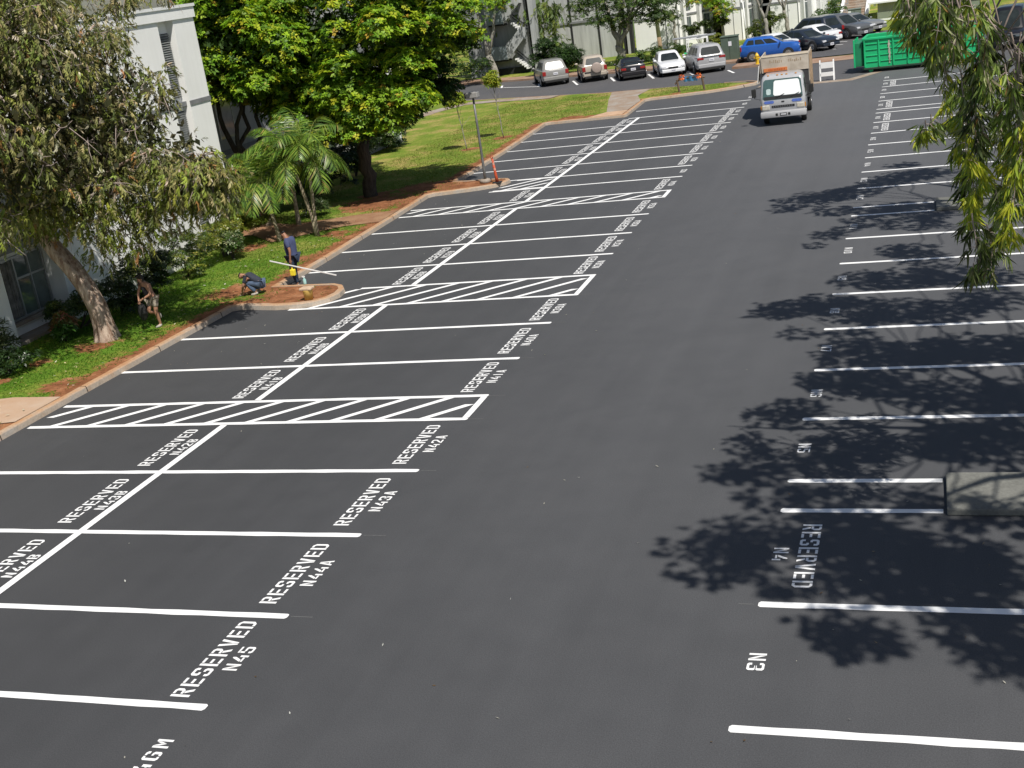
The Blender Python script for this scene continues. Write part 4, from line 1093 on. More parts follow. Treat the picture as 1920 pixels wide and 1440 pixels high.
SH_C= [(9.4, 21.7, 11.9, 0.4), (9.0, 23.5, 9.8, 0.8), (10.3, 23.4, 11.3, 0.9), (11.1, 23.3, 11.8, 0.9), (11.6, 23.9, 11.8, 0.8), (11.7, 25.7, 10.2, 0.9), (12.4, 26.3, 10.3, 0.9), (13.2, 26.3, 10.7, 0.8), (12.0, 20.8, 11.4, 0.9), (12.1, 21.7, 9.6, 0.9), (13.5, 20.0, 11.3, 0.8), (13.0, 18.8, 11.5, 0.8), (10.9, 18.0, 11.6, 0.5), (9.7, 17.9, 9.4, 0.3), (11.4, 18.5, 11.9, 0.4), (11.0, 20.4, 9.5, 0.6), (12.5, 16.4, 10.2, 0.7), (13.0, 15.4, 10.9, 0.7), (12.8, 27.6, 11.8, 0.5), (10.2, 21.8, 10.2, 0.6)]
STR= [(8.55, 6.6, 7.35, 0.62), (8.63, 5.62, 7.39, 0.91), (8.73, 5.01, 7.41, 0.75), (8.81, 5.02, 7.34, 0.91), (8.89, 4.66, 7.41, 0.8), (8.98, 4.4, 7.41, 1.03), (9.07, 4.59, 7.33, 0.79), (9.17, 5.99, 7.3, 1.06), (9.31, 6.79, 7.17, 0.97), (9.32, 4.62, 7.3, 1.14), (9.4, 4.33, 6.83, 0.85), (9.1, 6.77, 6.65, 1.39), (8.87, 5.59, 5.75, 0.33), (8.8, 5.26, 5.73, 0.22), (9.22, 4.82, 6.37, 1.3), (9.31, 5.74, 6.32, 1.65), (9.42, 6.35, 6.1, 1.82), (9.35, 5.38, 5.29, 1.0), (9.47, 5.3, 6.48, 1.52), (9.52, 4.34, 6.81, 1.48), (9.71, 6.58, 6.32, 1.78), (9.69, 4.29, 6.44, 1.56), (9.86, 5.48, 6.55, 1.66), (10.0, 6.38, 6.58, 1.66), (9.82, 4.54, 5.71, 1.56), (10.01, 6.1, 5.32, 1.36), (9.78, 6.67, 4.88, 1.34), (9.62, 5.84, 4.84, 1.23), (9.47, 6.25, 4.77, 1.52), (9.31, 4.48, 4.67, 0.91), (9.51, 5.33, 4.32, 0.78), (9.75, 4.59, 5.07, 0.66), (9.7, 6.4, 5.65, 0.93), (9.48, 4.97, 5.68, 1.06), (9.85, 5.38, 6.24, 0.79), (10.06, 6.8, 6.12, 0.99), (9.14, 6.42, 7.28, 0.81), (9.05, 6.74, 7.21, 0.69), (9.55, 5.38, 7.22, 0.69), (9.88, 5.47, 6.03, 1.35), (10.04, 6.1, 4.96, 0.85), (9.28, 5.45, 5.15, 0.69)]
TWG= [(9.18, 5.08, 7.23, 9.23, 5.28, 6.44), (9.25, 5.31, 7.2, 9.14, 5.51, 6.36), (9.47, 4.79, 7.03, 9.94, 4.99, 6.02), (9.54, 5.25, 6.86, 10.0, 5.45, 6.28), (9.79, 6.48, 7.06, 9.45, 6.68, 5.99), (9.95, 6.42, 6.98, 9.59, 6.62, 6.05), (9.84, 5.75, 6.65, 10.0, 5.95, 5.68), (9.67, 5.5, 6.69, 9.95, 5.7, 5.52), (9.96, 5.18, 6.94, 9.6, 5.38, 6.33), (9.05, 4.68, 7.24, 9.16, 4.88, 6.62), (9.31, 5.04, 7.21, 9.2, 5.24, 6.52), (9.09, 6.06, 6.71, 9.1, 6.26, 5.94), (9.83, 6.23, 6.48, 9.51, 6.43, 5.87), (9.9, 5.22, 6.5, 9.84, 5.42, 5.64), (9.64, 6.07, 7.11, 9.93, 6.27, 6.26), (10.05, 6.05, 6.6, 9.77, 6.25, 6.01)]
GUM = [(.135, .155, .055), (.18, .195, .085), (.095, .115, .045), (.30, .30, .03), (.37, .35, .035), (.28, .13, .05), (.20, .25, .03)]
def gum(base, label, clumps, limbs, strands, twigs):
    t = thing('gum_tree', label, 'tree', base, group='gum trees right of the lot')
    bx = np.array(base)
    mb = MB()
    for a_, b_, r0, r1 in limbs: limb(mb, a_, b_, r0, r1, 8, .1, 9)
    cl = []
    for x, y, z, r in clumps:
        if strands:      # leave gaps so the sun reaches the drooping branches
            k_ = (z - 6.0) / SUN.z; hx, hy = x - SUN.x * k_, y - SUN.y * k_
            if 7.3 < hx < 11.3 and 2.4 < hy < 8.4:
                if RNG.random() < .45: continue
                r *= .8
        c = np.array([x, y, z]) - bx
        cl.append((c, r * 1.0, np.array([0, 0, 1.])))
        for k in range(2):
            if r > .45: cl.append((c + RNG.uniform(-.6, .6, 3) * r * 1.2, r * .45, np.array([0, 0, 1.])))
        if r > .5:
            a_ = Vector(limbs[-1][0]).lerp(Vector(limbs[-1][1]), random.random())
            limb(mb, a_, c, .035, .012, 5, .12, 5)
    mb.build('trunk', bark_mat('gum_bark', (.24, .20, .16), (.45, .40, .33)) if 'gum_bark' not in bpy.data.materials else bpy.data.materials['gum_bark'], t, True)
    spray_leaves('crown', cl, t, 2600, .17, .055, GUM, [4, 3, 3, 1, .6, .4, 1], .5, long=False, sl=(.3, .8))
    if strands:
        P = []; D = []; N = []; L = []; W = []; C = []; ms = MB()
        LITE = [(.27, .36, .09), (.20, .30, .055), (.38, .41, .20), (.15, .19, .05), (.06, .08, .025), (.45, .48, .05), (.42, .22, .08), (.34, .29, .20)]
        for x, y, z, ln in strands:
            p = Vector((x, y, z)) - Vector(base); d = Vector((random.uniform(-.12, .2), random.uniform(-.2, .2), -1)).normalized()
            young = random.random() < .27; gloom = .3 if (not young and random.random() < .3) else 1.0; ln = max(.15, ln - .14)  # gloom darkens some strands' leaf colours, as shade inside the foliage
            n = max(3, int(ln / .11)); path = [p.copy()]
            def tuft(o, dr, k, yg):
                for q in range(k):
                    a_ = random.uniform(0, 2 * PI)
                    dd = dr * .4 + Vector((math.cos(a_), math.sin(a_), 0)) * random.uniform(.08, .62) + Vector((0, 0, -random.uniform(.25, 1.0)))
                    P.append(tuple(o + dr * random.uniform(-.05, .05))); D.append(tuple(dd)); N.append((math.cos(a_ + random.uniform(-2, 2)), math.sin(a_ + random.uniform(-2, 2)), random.uniform(-.2, .9)))
                    l = random.uniform(.14, .25); L.append(l); W.append(l * random.uniform(.10, .155))
                    C.append([gloom * x for x in (random.choice([(.44, .46, .035), (.50, .48, .05), (.34, .40, .035), (.30, .40, .04)]) if yg else random.choices(LITE, [4.5, 5, 3, 3, 2, .9, .3, .6])[0])])
            for i in range(n):
                f = i / n
                d = (d + Vector((random.uniform(-.2, .2), random.uniform(-.25, .25), -.2))).normalized()
                p = p + d * (ln / n) * .95
                path.append(p.copy())
                for q in range(2):
                    a_ = random.uniform(0, 2 * PI); tl = random.uniform(.04, .15)
                    dr = Vector((math.cos(a_), math.sin(a_), random.uniform(-.9, .1))).normalized()
                    e_ = p + dr * tl
                    ms.tube([p, p.lerp(e_, .5) + Vector((0, 0, .02)), e_], [.005, .004, .002], 4, cap=False)
                    tuft(e_, dr, random.randint(6, 10), young and f > .35); tuft(p.lerp(e_, .5), dr, 3, young and f > .5)
            tuft(p, d, 12, young)
            ms.tube(path, [max(.003, .010 * (1 - .8 * i / max(1, len(path) - 1))) for i in range(len(path))], 4, cap=False)
        for tw in twigs:
            a_ = Vector(tw[:3]) - Vector(base); b_ = Vector(tw[3:]) - Vector(base)
            mid = a_.lerp(b_, .5) + Vector((random.uniform(-.1, .1), random.uniform(-.1, .1), random.uniform(-.05, .08)))
            ms.tube([a_, a_.lerp(mid, .5) + Vector((0, 0, .02)), mid, mid.lerp(b_, .5) + Vector((0, 0, .02)), b_], [.015, .012, .010, .007, .004], 5, cap=False)
            for k in range(3):
                c_ = a_.lerp(b_, random.uniform(.3, .9)); e_ = c_ + Vector((random.uniform(-.3, .3), random.uniform(-.2, .2), random.uniform(-.4, -.1)))
                ms.tube([c_, c_.lerp(e_, .5) + Vector((.02, 0, .03)), e_], [.007, .005, .003], 4, cap=False)
        # boughs carrying the strands, above the picture
        ms.tube([Vector((13.6, 4.6, 9.0)) - Vector(base), Vector((11.4, 5.0, 8.6)) - Vector(base), Vector((9.8, 5.2, 8.1)) - Vector(base), Vector((8.5, 5.6, 7.7)) - Vector(base)], [.09, .06, .04, .012], 8)
        ms.build('bough', M_TWIG, t, True)
        leaves('drooping_foliage', np.array(P), np.array(D), np.array(N), np.array(L), np.array(W), np.array(C), M_LEAF, t, .22, True)
    return t
gum((15.2, 4.6, 0), 'gum tree whose long drooping leafy branches hang at the upper right', SH_A + SH_B,
    [((0, 0, -.2), (-.3, 0, 7.5), .34, .26), ((-.3, 0, 7.3), (-2.5, 3.5, 10.5), .17, .05), ((-.3, 0, 7.3), (-1.8, -3.6, 10.8), .16, .05), ((-.3, 0, 7), (-3.2, .4, 9.8), .16, .06)], STR, TWG)
gum((15.4, 22.5, 0), 'gum tree farther along the right side that throws the far patch of shade', SH_C,
    [((0, 0, -.2), (-.3, 0, 8), .32, .24), ((-.3, 0, 7.8), (-2.5, 2.5, 10.8), .15, .05), ((-.3, 0, 7.4), (-3.0, -.6, 10.0), .15, .05)], None, None)

# ---- grass blades on the lawn (nobody could count them)
n = 60000
X = RNG.uniform(-16, -2, n * 3); Y = RNG.uniform(8.5, 64, n * 3)
pick = np.argsort(RNG.random(n * 3) * (1.0 / (1 + np.maximum(0, 34 - Y) * .10)))
X = X[pick][:n * 2]; Y = Y[pick][:n * 2]
def inside(px, py, poly):
    c = np.zeros(len(px), bool); j = len(poly) - 1
    for i in range(len(poly)):
        xi, yi = poly[i]; xj, yj = poly[j]
        hit = ((yi > py) != (yj > py)) & (px < (xj - xi) * (py - yi) / (yj - yi + 1e-12) + xi)
        c ^= hit; j = i
    return c
ok = inside(X, Y, offset(KERB, .3)[:-1] + LAWN[len(KIN) - 1:])
X = X[ok]; Y = Y[ok]
kd = np.full(len(X), 9e9)
for (ax, ay), (bx_, by_) in zip(KERB[:-1], KERB[1:]):
    dx, dy = bx_ - ax, by_ - ay; LL = dx * dx + dy * dy
    tt = np.clip(((X - ax) * dx + (Y - ay) * dy) / LL, 0, 1)
    kd = np.minimum(kd, np.hypot(X - ax - dx * tt, Y - ay - dy * tt))
soil = np.maximum(0, 1.15 - kd / np.where(Y < 34, .78, np.where(Y < 53, .7, .45)) * .75)
for sx, sy, r in SOIL_SPOTS:
    soil = np.maximum(soil, 1.1 - np.hypot(X - sx, Y - sy) / r * .75)
walk = inside(X, Y, [(-10.85, 9.9), (-10.80, 11.5), (-12.2, 11.55), (-16, 10.6), (-16, 8.6), (-12.0, 9.6)]) | inside(X, Y, [(-10.28, 29.6), (-10.36, 31.6), (-12.2, 31.2), (-14.2, 30.3), (-15.4, 31.0), (-18.0, 31.6), (-18.0, 28.4), (-15.2, 28.9), (-13.6, 27.4), (-12.6, 28.4), (-11.6, 29.3)]) | inside(X, Y, [(-7.8, 53.4), (-6.4, 53.4), (-6.4, 59), (-7.0, 64.2), (-9.8, 64.6), (-9.0, 60.5)]) | inside(X, Y, [(-10.3, 53.3), (-6.4, 53.3), (-6.4, 55), (-8, 55.1)])
keepm = (soil < RNG.uniform(.25, .85, len(X))) & ~walk
X = X[keepm]; Y = Y[keepm]; n = len(X)
cl_ = np.sin(X * 1.9 + Y * .7) * np.sin(Y * 1.3 - X * .4)
a = RNG.uniform(0, 2 * PI, n)
D = np.stack([np.cos(a) * .75, np.sin(a) * .75, RNG.uniform(.35, 1.1, n)], 1)
P = np.stack([X, Y, np.full(n, .128)], 1)
Cg = palette(n, [(.08, .19, .016), (.115, .235, .02), (.19, .25, .03), (.055, .125, .012), (.27, .25, .07)], [3, 3, 1.2, 2, .4]) * (1 + .25 * cl_)[:, None]
dryf = np.clip((Y - 20) / 24, 0, 1)[:, None]
Cg = Cg * (1 - dryf) + dryf * palette(n, [(.17, .21, .04), (.13, .20, .03), (.34, .27, .11), (.24, .24, .06)], [3, 3, 1.4, 2])
L = RNG.uniform(.05, .12, n) * (1 + .3 * cl_)
o = leaves('grass', P, D, np.stack([np.cos(a + 1.57), np.sin(a + 1.57), np.zeros(n) + .2], 1), L, RNG.uniform(.012, .024, n), Cg, M_LEAFG, None, .3)
tag(o, 'short patchy green grass growing on the strip beside the kerb', 'grass', kind='stuff')
# ---------------------------------------------------------------- buildings
def bx(name, x0, x1, y0, y1, z0, z1, m, parent, bev=0.0, label=None):
    mb = MB(); mb.box(x0, x1, y0, y1, z0, z1, bev=bev)
    o = mb.build(name, m, parent)
    if label: o['label'] = label
    return o

ORG = (-15.4, 22.0, 0.12)
b1 = thing('apartment_building', 'white three-storey block with tall louvre slots along the grass strip on the left', 'building', ORG)
def B1(name, y0, y1, z0, z1, x0, x1, m, parent=b1, bev=0.0):
    mb = MB(); mb.box(x0, x1, y0 - ORG[1], y1 - ORG[1], z0 - ORG[2], z1 - ORG[2], bev=bev)
    return mb.build(name, m, parent)
H1 = 8.0
mb = MB()
for y0, y1 in ((4, 9.6), (14.5, 15.85), (18.35, 26.0), (26.95, 28.3)):
    mb.box(-3.6, 0, y0 - ORG[1], y1 - ORG[1], -.3, H1)
mb.box(-3.6, -.55, 9.6 - ORG[1], 14.5 - ORG[1], -.3, H1)
mb.box(-3.6, -.62, 15.85 - ORG[1], 18.35 - ORG[1], -.3, H1)
mb.box(-3.6, -.30, 26.0 - ORG[1], 26.95 - ORG[1], -.3, H1)
mb.build('wall', M_WALL, b1)
bx('parapet', -3.7, .06, 4 - ORG[1], 28.36 - ORG[1], H1, H1 + .36, M_WALL, b1)
bx('roof_cap', -3.74, .10, 4 - ORG[1], 28.40 - ORG[1], H1 + .36, H1 + .46, M_BRIGHT, b1)
for z in (2.52, 5.14):
    for y0, y1 in ((14.5, 15.85), (18.35, 26.0), (26.95, 28.3)):
        B1('floor_band', y0 + .004, y1 + .012, z + .12, z + .27, -.3, .03, M_TRIM)
    B1('floor_band', 15.86, 18.34, z + .12, z + .30, -.62, -.2, M_TRIM)
    B1('floor_band', 26.01, 26.94, z + .12, z + .27, -.3, -.12, M_TRIM)
for z0 in (.25, 2.85, 5.47):
    w = B1('louvre_window', 26.03, 26.92, z0 + .1, z0 + 2.25, -.299, -.27, M_DARK)
    mb = MB(); k = 0; zz = z0 + .14
    while zz < z0 + 2.2:
        mb.add([(-.268, 26.05 - ORG[1], zz + .06 - ORG[2]), (-.268, 26.90 - ORG[1], zz + .06 - ORG[2]), (-.205, 26.90 - ORG[1], zz - ORG[2]), (-.205, 26.05 - ORG[1], zz - ORG[2])], [(0, 1, 2, 3)])
        zz += .075
    mb.build('slat', M_LOUV, w)
    w = B1('sliding_window', 15.9, 18.3, z0 + .42, z0 + 2.2, -.619, -.59, M_GLASS)
    for y0, y1 in ((15.9, 15.96), (16.98, 17.04), (17.62, 17.66), (18.24, 18.3)):
        B1('frame', y0, y1, z0 + .42, z0 + 2.2, -.589, -.54, M_STEEL, w)
    for zz in (z0 + .42, z0 + 1.52, z0 + 2.14):
        B1('frame', 15.9 if zz != z0 + 1.52 else 17.05, 18.3, zz, zz + .06, -.588, -.545, M_STEEL, w)
    mb = MB()
    for k in range(13):
        ya = 15.98 + k * .075
        mb.box(-.586, -.565 + .012 * math.sin(k * 1.9), ya - ORG[1], ya + .06 - ORG[1], z0 + .5 - ORG[2], z0 + 2.1 - ORG[2])
    mb.build('curtain', M_CURT, w)
    B1('sill', 15.86, 18.34, z0 + .30, z0 + .40, -.62, -.42, M_CONC)
B1('porch_slab', 15.86, 18.34, .12, .24, -.61, .06, M_CONC)
# shaded rear wing beyond the corner
O2 = (-18.5, 40.0, .12)
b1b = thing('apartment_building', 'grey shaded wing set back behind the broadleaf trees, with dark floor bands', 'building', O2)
bx('wall', -4, 0, 28.35 - 40, 50.0 - 40, -.3, 8.2, wall_mat('shaded_wall', (.44, .44, .43)), b1b)  # wall colour darkened to carry the shade of the trees
bx('end_pier', -4.02, .35, 50.0 - 40, 51.1 - 40, -.3, 8.4, M_WALL, b1b)
for z in (2.45, 5.05): bx('floor_band', -.2, .05, 28.4 - 40, 49.98 - 40, z, z + .2, M_TRIM, b1b)
for y in (33.6, 37.8, 42.5, 46.5):
    for z in (.5, 3.1, 5.7):
        w = bx('window', -.1, .006, y - 40, y + 1.2 - 40, z, z + 1.5, M_GLASS, b1b)
        bx('frame', -.09, .02, y - .06 - 40, y - 40, z - .06, z + 1.56, M_STEEL, w); bx('frame', -.09, .02, y + 1.2 - 40, y + 1.26 - 40, z - .06, z + 1.56, M_STEEL, w)

# white building behind the street, its front folded back and forth
O3 = (-7.0, 94.0, .05)
b2 = thing('apartment_building', 'long bright white building behind the street with a zigzag front and grey floor bands', 'building', O3)
def wallseg(a, b, m, name='wall', z0=-.2, z1=8.4, th=.6, parent=b2):
    a = Vector((a[0], a[1], 0)) - Vector((O3[0], O3[1], 0)); b = Vector((b[0], b[1], 0)) - Vector((O3[0], O3[1], 0))
    d = (b - a).normalized(); n = Vector((-d.y, d.x, 0))
    mb = MB(); mb.prism([(a.x, a.y), (b.x, b.y), (b.x + n.x * th, b.y + n.y * th), (a.x + n.x * th, a.y + n.y * th)], z0, z1)
    return mb.build(name, m, parent)
def seg_pt(a, b, t, out):
    d = (Vector(b) - Vector(a)); n = Vector((d.y, -d.x)).normalized()
    p = Vector(a) + d * t + n * out
    return (p.x, p.y)
M_W2 = wall_mat('bright_wall', (.90, .90, .885), .04)
ZZ = [(-14.2, 93.6), (-10.5, 93.6), (-7.7, 97.0), (-7.7, 93.8), (-5.4, 93.8), (-3.7, 96.6), (-3.7, 93.8), (-.9, 93.8), (.5, 96.0), (.5, 106)]
for i in range(len(ZZ) - 1):
    a, b = ZZ[i], ZZ[i + 1]
    wallseg(a, b, M_W2)
    L = (Vector(b) - Vector(a)).length
    if i in (2, 5): continue
    for z in (2.45, 5.1):
        wallseg(seg_pt(a, b, .01, .06), seg_pt(a, b, .99, .06), M_TRIM, 'floor_band', z, z + .16, .07)
    if i in (1, 4, 7):
        for t0, t1 in ((.16, .30), (.62, .76)) if i == 1 else ((.30, .50),):
            for z in (.5, 2.8, 5.4):
                w = wallseg(seg_pt(a, b, t0, .02), seg_pt(a, b, t1, .02), M_GLASS, 'slot_window', z, z + 1.8, .06)
                mid = (t0 + t1) / 2
                wallseg(seg_pt(a, b, mid - .01, .035), seg_pt(a, b, mid + .01, .035), M_TRIM, 'mullion', z, z + 1.8, .016, w)
        for t in (.06, .44, .88):
            wallseg(seg_pt(a, b, t, .42), seg_pt(a, b, t + .06, .42), M_BRIGHT, 'fin', -.2, 8.3, .46)
    elif i in (0, 3, 6):
        wallseg(seg_pt(a, b, .70, .035), seg_pt(a, b, .715, .035), M_TRIM, 'downpipe', 0, 8.2, .04)
        wallseg(seg_pt(a, b, .985, .05), seg_pt(a, b, .998, .05), M_TRIM, 'downpipe', 0, 8.2, .055)
M_G2 = wall_mat('grey_shade_wall', (.50, .51, .50), .3)  # darker copy of the building's wall, its shade put into the grey
wallseg((-21.6, 92.0), (-15.2, 92.0), M_G2, 'wall', -.2, 8.3)
for x in (-19.2, -16.9): wallseg((x, 91.93), (x + .14, 91.93), M_DARK, 'joint', -.2, 8.2, .05)
wallseg((-21.6, 91.9), (-15.2, 91.9), M_TRIM, 'floor_band', 3.0, 3.16, .06)
wallseg((-15.1, 93.0), (-14.3, 93.0), M_DARK, 'recess', -.2, 8.3)
wallseg((-14.75, 92.8), (-14.55, 92.8), M_G2, 'fin', -.2, 8.3, .15)
# outside stair tower
O4 = (-22.0, 86.0, .05)
st = thing('stair_tower', 'grey outside stair tower with sloping parapets and white steps, left of the parked cars', 'building', O4)
def S4(name, x0, x1, y0, y1, z0, z1, m, parent=st): return bx(name, x0 + 22, x1 + 22, y0 - 86, y1 - 86, z0, z1, m, parent)
M_G3 = wall_mat('stair_grey', (.33, .34, .34), .25)
M_G4 = wall_mat('stair_pale', (.46, .475, .48), .3)
S4('wall', -26.5, -21.15, 86.6, 87.0, -.1, 9, M_G3)
S4('recess', -21.15, -20.85, 86.5, 86.9, -.1, 9, M_DARK)
S4('pier', -20.85, -20.45, 86.0, 87.0, -.1, 9, M_G4)
S4('pier', -24.4, -24.2, 85.7, 86.5, .0, 9, M_G3)
S4('plinth', -24.6, -21.4, 86.3, 86.59, -.1, .5, M_DARK)
for z in (1.25, 4.0, 6.75):
    S4('landing_parapet', -24.2, -22.9, 85.55, 85.7, z, z + 1.05, wall_mat('stair_blue', (.25, .30, .32), .25))
    S4('landing', -24.2, -22.9, 85.7, 86.59, z - .14, z, M_DARK)
    mb = MB()
    xa, xb, rise = .9 - 1.8, 1.05, 1.75
    mb.add([(-.9, -.45, z - .05), (.62, -.45, z + 1.45), (.62, -.45, z + 2.5), (-.9, -.45, z + 1.05), (-.9, -.30, z - .05), (.62, -.30, z + 1.45), (.62, -.30, z + 2.5), (-.9, -.30, z + 1.05)],
           [(0, 1, 2, 3), (7, 6, 5, 4), (0, 4, 5, 1), (1, 5, 6, 2), (2, 6, 7, 3), (3, 7, 4, 0)])
    mb.build('sloping_parapet', M_G4, st)
    mb = MB()
    for k in range(6):
        mb.box(-.35 + k * .17, -.35 + (k + 1) * .17 + .02, -.28, .55, z - .14 - k * .155, z - .02 - k * .155)
    mb.build('steps', M_BRIGHT, st)
    mb = MB(); mb.tube([(-.4, .57, z + .35), (.75, .57, z - .70)], .03, 6); mb.tube([(-.4, .57, z + .60), (.75, .57, z - .45)], .03, 6); mb.build('handrail', M_DARK, st)
    S4('landing_parapet', -21.45, -21.2, 85.7, 85.85, z + 1.4, z + 2.3, M_G4)

# shed, outdoor steps, fence rails, cabinets
sh = thing('shed', 'low shed with white base, grey upper wall and flat white roof on the grass bank', 'shed', (7.2, 96.5, .1))
bx('wall', -2.2, 5.5, 0, 4, -.3, .62, M_BRIGHT, sh); bx('upper_wall', -2.17, 5.47, .03, 3.97, .62, 1.36, M_WALLG, sh)
bx('roof', -2.9, 6.2, -.6, 4.6, 1.36, 1.48, M_BRIGHT, sh); mb = MB(); mb.ball((-2.35, -.2, 1.24), .12, 0); mb.build('lamp', M_BRIGHT, sh)
sp = thing('outdoor_stair', 'broad concrete steps climbing the grass bank with a white side rail', 'stair', (2.95, 99.8, .25))
mb = MB()
for k in range(14): mb.box(-1.0, 1.0, k * .9, (k + 1) * .9, -.6, .1 + k * .155)
mb.build('steps', M_CONC, sp)
for sx in (-1.05, 1.05):
    mb = MB(); mb.box(sx - .12, sx + .12, -.2, 13, -.4, .3, M=Matrix.Rotation(math.radians(9.2), 4, 'X')); mb.build('side_wall', M_BRIGHT, sp)
fr = thing('guard_rail', 'pale metal guard rails in tiers on the bank left of the outdoor steps', 'railing', (.7, 102, .3))
for k in range(4):
    mb = MB(); mb.tube([(-1.6, k * 2.6, .9 + k * .42), (1.6, k * 2.6, .9 + k * .42)], .05, 6); mb.tube([(-1.6, k * 2.6, .5 + k * .42), (1.6, k * 2.6, .5 + k * .42)], .04, 6)
    mb.build('rail', M_STEEL, fr)
    for x in (-1.6, -.5, .6, 1.6):
        mb = MB(); mb.tube([(x, k * 2.6, -.5 + k * .4), (x, k * 2.6, .95 + k * .42)], .04, 6); mb.build('post', M_STEEL, fr)
def cabinet(label, loc, w, d, h, m, panel):
    t = thing('utility_cabinet', label, 'cabinet', loc)
    bx('body', -w / 2, w / 2, 0, d, 0, h, m, t, .03)
    bx('lid', -w / 2 - .04, w / 2 + .04, -.04, d + .04, h, h + .07, m, t, .02)
    bx('notice', panel, panel + .22, -.012, 0.0, h * .62, h * .62 + .3, M_PLATE, t)
    bx('seam', -.012, .012, -.006, .0, .1, h - .08, M_DARK, t)
cabinet('green utility cabinet with a white notice between the silver minivan and the blue car', (-4.15, 77.2, .08), 1.15, .9, 1.55, mat('cabinet_green', (.085, .12, .09), .6, .12, 4), -.05)
cabinet('grey utility cabinet with a white notice on the grass bank before the steps', (3.2, 97.2, .12), 1.0, .8, 1.0, mat('cabinet_grey', (.16, .19, .17), .6, .12, 4), -.5)

# poles and lamp
t = thing('utility_pole', 'tall pale utility pole rising behind the white front-facing sedan', 'pole', (-11.06, 88, .05))
mb = MB(); mb.tube([(0, 0, -.3), (-.06, 0, 1.4)], [.17, .165], 12); mb.build('pole_base', M_WOODP, t, True)
mb = MB(); mb.tube([(-.06, 0, 1.4), (-.5, 0, 11.5)], [.165, .12], 12); mb.build('pole', mat('weathered_pole', (.54, .52, .48), .8, .2, 2), t, True)
for k, (px, py, lab, h) in enumerate(((-4.7, 90.6, 'slim white post in front of the clipped shrub by the white building', 3.1),)):
    t = thing('sign_post', lab, 'post', (px, py, .08))
    mb = MB(); mb.tube([(0, 0, -.1), (-.1, 0, h)], .055, 8); mb.build('post', M_BRIGHT, t, True)
    bx('sign', -.32, .05, -.03, .0, h - .5, h - .05, M_STEEL, t)
t = thing('lamp_post', 'grey lamp post with a box-shaped head on the second planting island', 'lamp post', (-8.32, 36.05, .14))
mb = MB(); mb.lathe([(.24, 0), (.24, .12), (.2, .16)], 14); mb.build('footing', M_CONC, t, True)
mb = MB(); mb.tube([(0, 0, .1), (0, 0, .5), (-.01, 0, 2.2), (-.02, 0, 3.42)], [.06, .055, .048, .044], 12); mb.build('pole', mat('lamp_pole', (.17, .17, .165), .5, .2, 5, metal=.3), t, True)
mb = MB(); mb.box(-.28, .22, -.17, .17, 3.40, 3.64, bev=.04); mb.build('lamp_head', mat('lamp_head', (.30, .29, .28), .5, .15, 5), t)
bx('lamp_cap', -.33, -.282, -.15, .15, 3.42, 3.62, M_DARK, t)

# ----------------------------------------------------------------- vehicles
def ring_at(y, hw, z0, z1):
    zm = z0 + (z1 - z0) * .58
    half = [(hw * .55, z0), (hw * .92, z0 + .02), (hw, z0 + .16), (hw * 1.0, zm), (hw * .965, z1 - .05), (hw * .88, z1), (hw * .4, z1 + .025)]
    return [(-x, y, z) for x, z in half][::-1] + [(x, y, z) for x, z in half]

PROF = {
 'sedan': ([(-.5, .80, .46, .82), (-.49, .88, .36, .92), (-.44, .95, .27, .97), (-.30, 1, .22, .98), (0, 1, .2, .93), (.2, 1, .2, .92), (.36, .98, .22, .85), (.45, .93, .25, .76), (.49, .84, .32, .66), (.5, .74, .4, .56)], (-.37, .215, -.215, .03, .935)),
 'coupe': ([(-.5, .82, .42, .86), (-.485, .92, .3, .95), (-.42, .98, .24, .96), (-.2, 1, .2, .92), (.1, 1, .18, .88), (.3, .98, .2, .80), (.44, .92, .24, .70), (.49, .82, .3, .6), (.5, .74, .36, .5)], (-.42, .19, -.17, .0, .90)),
 'suv': ([(-.5, .84, .5, .98), (-.49, .93, .4, 1.06), (-.46, .97, .32, 1.08), (-.3, 1, .27, 1.07), (0, 1, .25, 1.04), (.22, 1, .25, 1.03), (.36, .98, .28, .99), (.46, .93, .32, .90), (.495, .86, .4, .78), (.5, .78, .46, .66)], (-.475, .25, -.40, .06, 1.05)),
 'van': ([(-.5, .84, .46, 1.0), (-.49, .94, .36, 1.08), (-.46, .98, .28, 1.09), (-.2, 1, .24, 1.05), (.1, 1, .22, 1.02), (.28, .99, .24, .98), (.4, .96, .26, .86), (.48, .86, .32, .7), (.5, .76, .4, .56)], (-.48, .30, -.42, .09, 1.04)),
}
def wheel(parent, x, y, r, w, sgn):
    mb = MB()
    prof = [(r * .62, -w / 2), (r * .93, -w / 2), (r, -w * .3), (r, w * .3), (r * .93, w / 2), (r * .62, w / 2)]
    M = Matrix.Translation((x, y, r)) @ Matrix.Rotation(PI / 2, 4, 'Y')
    mb.lathe(prof, 20, 0, M)
    o = mb.build('wheel', M_BLACK, parent, True); shade_auto(o, 35)
    mb = MB()
    M2 = Matrix.Translation((x + sgn * w * .5, y, r)) @ Matrix.Rotation(PI / 2, 4, 'Y')
    mb.lathe([(r * .64, -.01), (r * .64, .012), (r * .5, .004)], 20, 0, M2)
    mb.build('rim', M_RIM, o)
    mb = MB()
    for k in range(5):
        mb.box(-.03, .03, r * .12, r * .52, -.012, .02, 0, Matrix.Translation((x + sgn * (w * .5 + .006), y, r)) @ Matrix.Rotation(PI / 2, 4, 'Y') @ Matrix.Rotation(2 * PI * k / 5, 4, 'Z'))
    mb.build('spoke', M_CHROME, o)

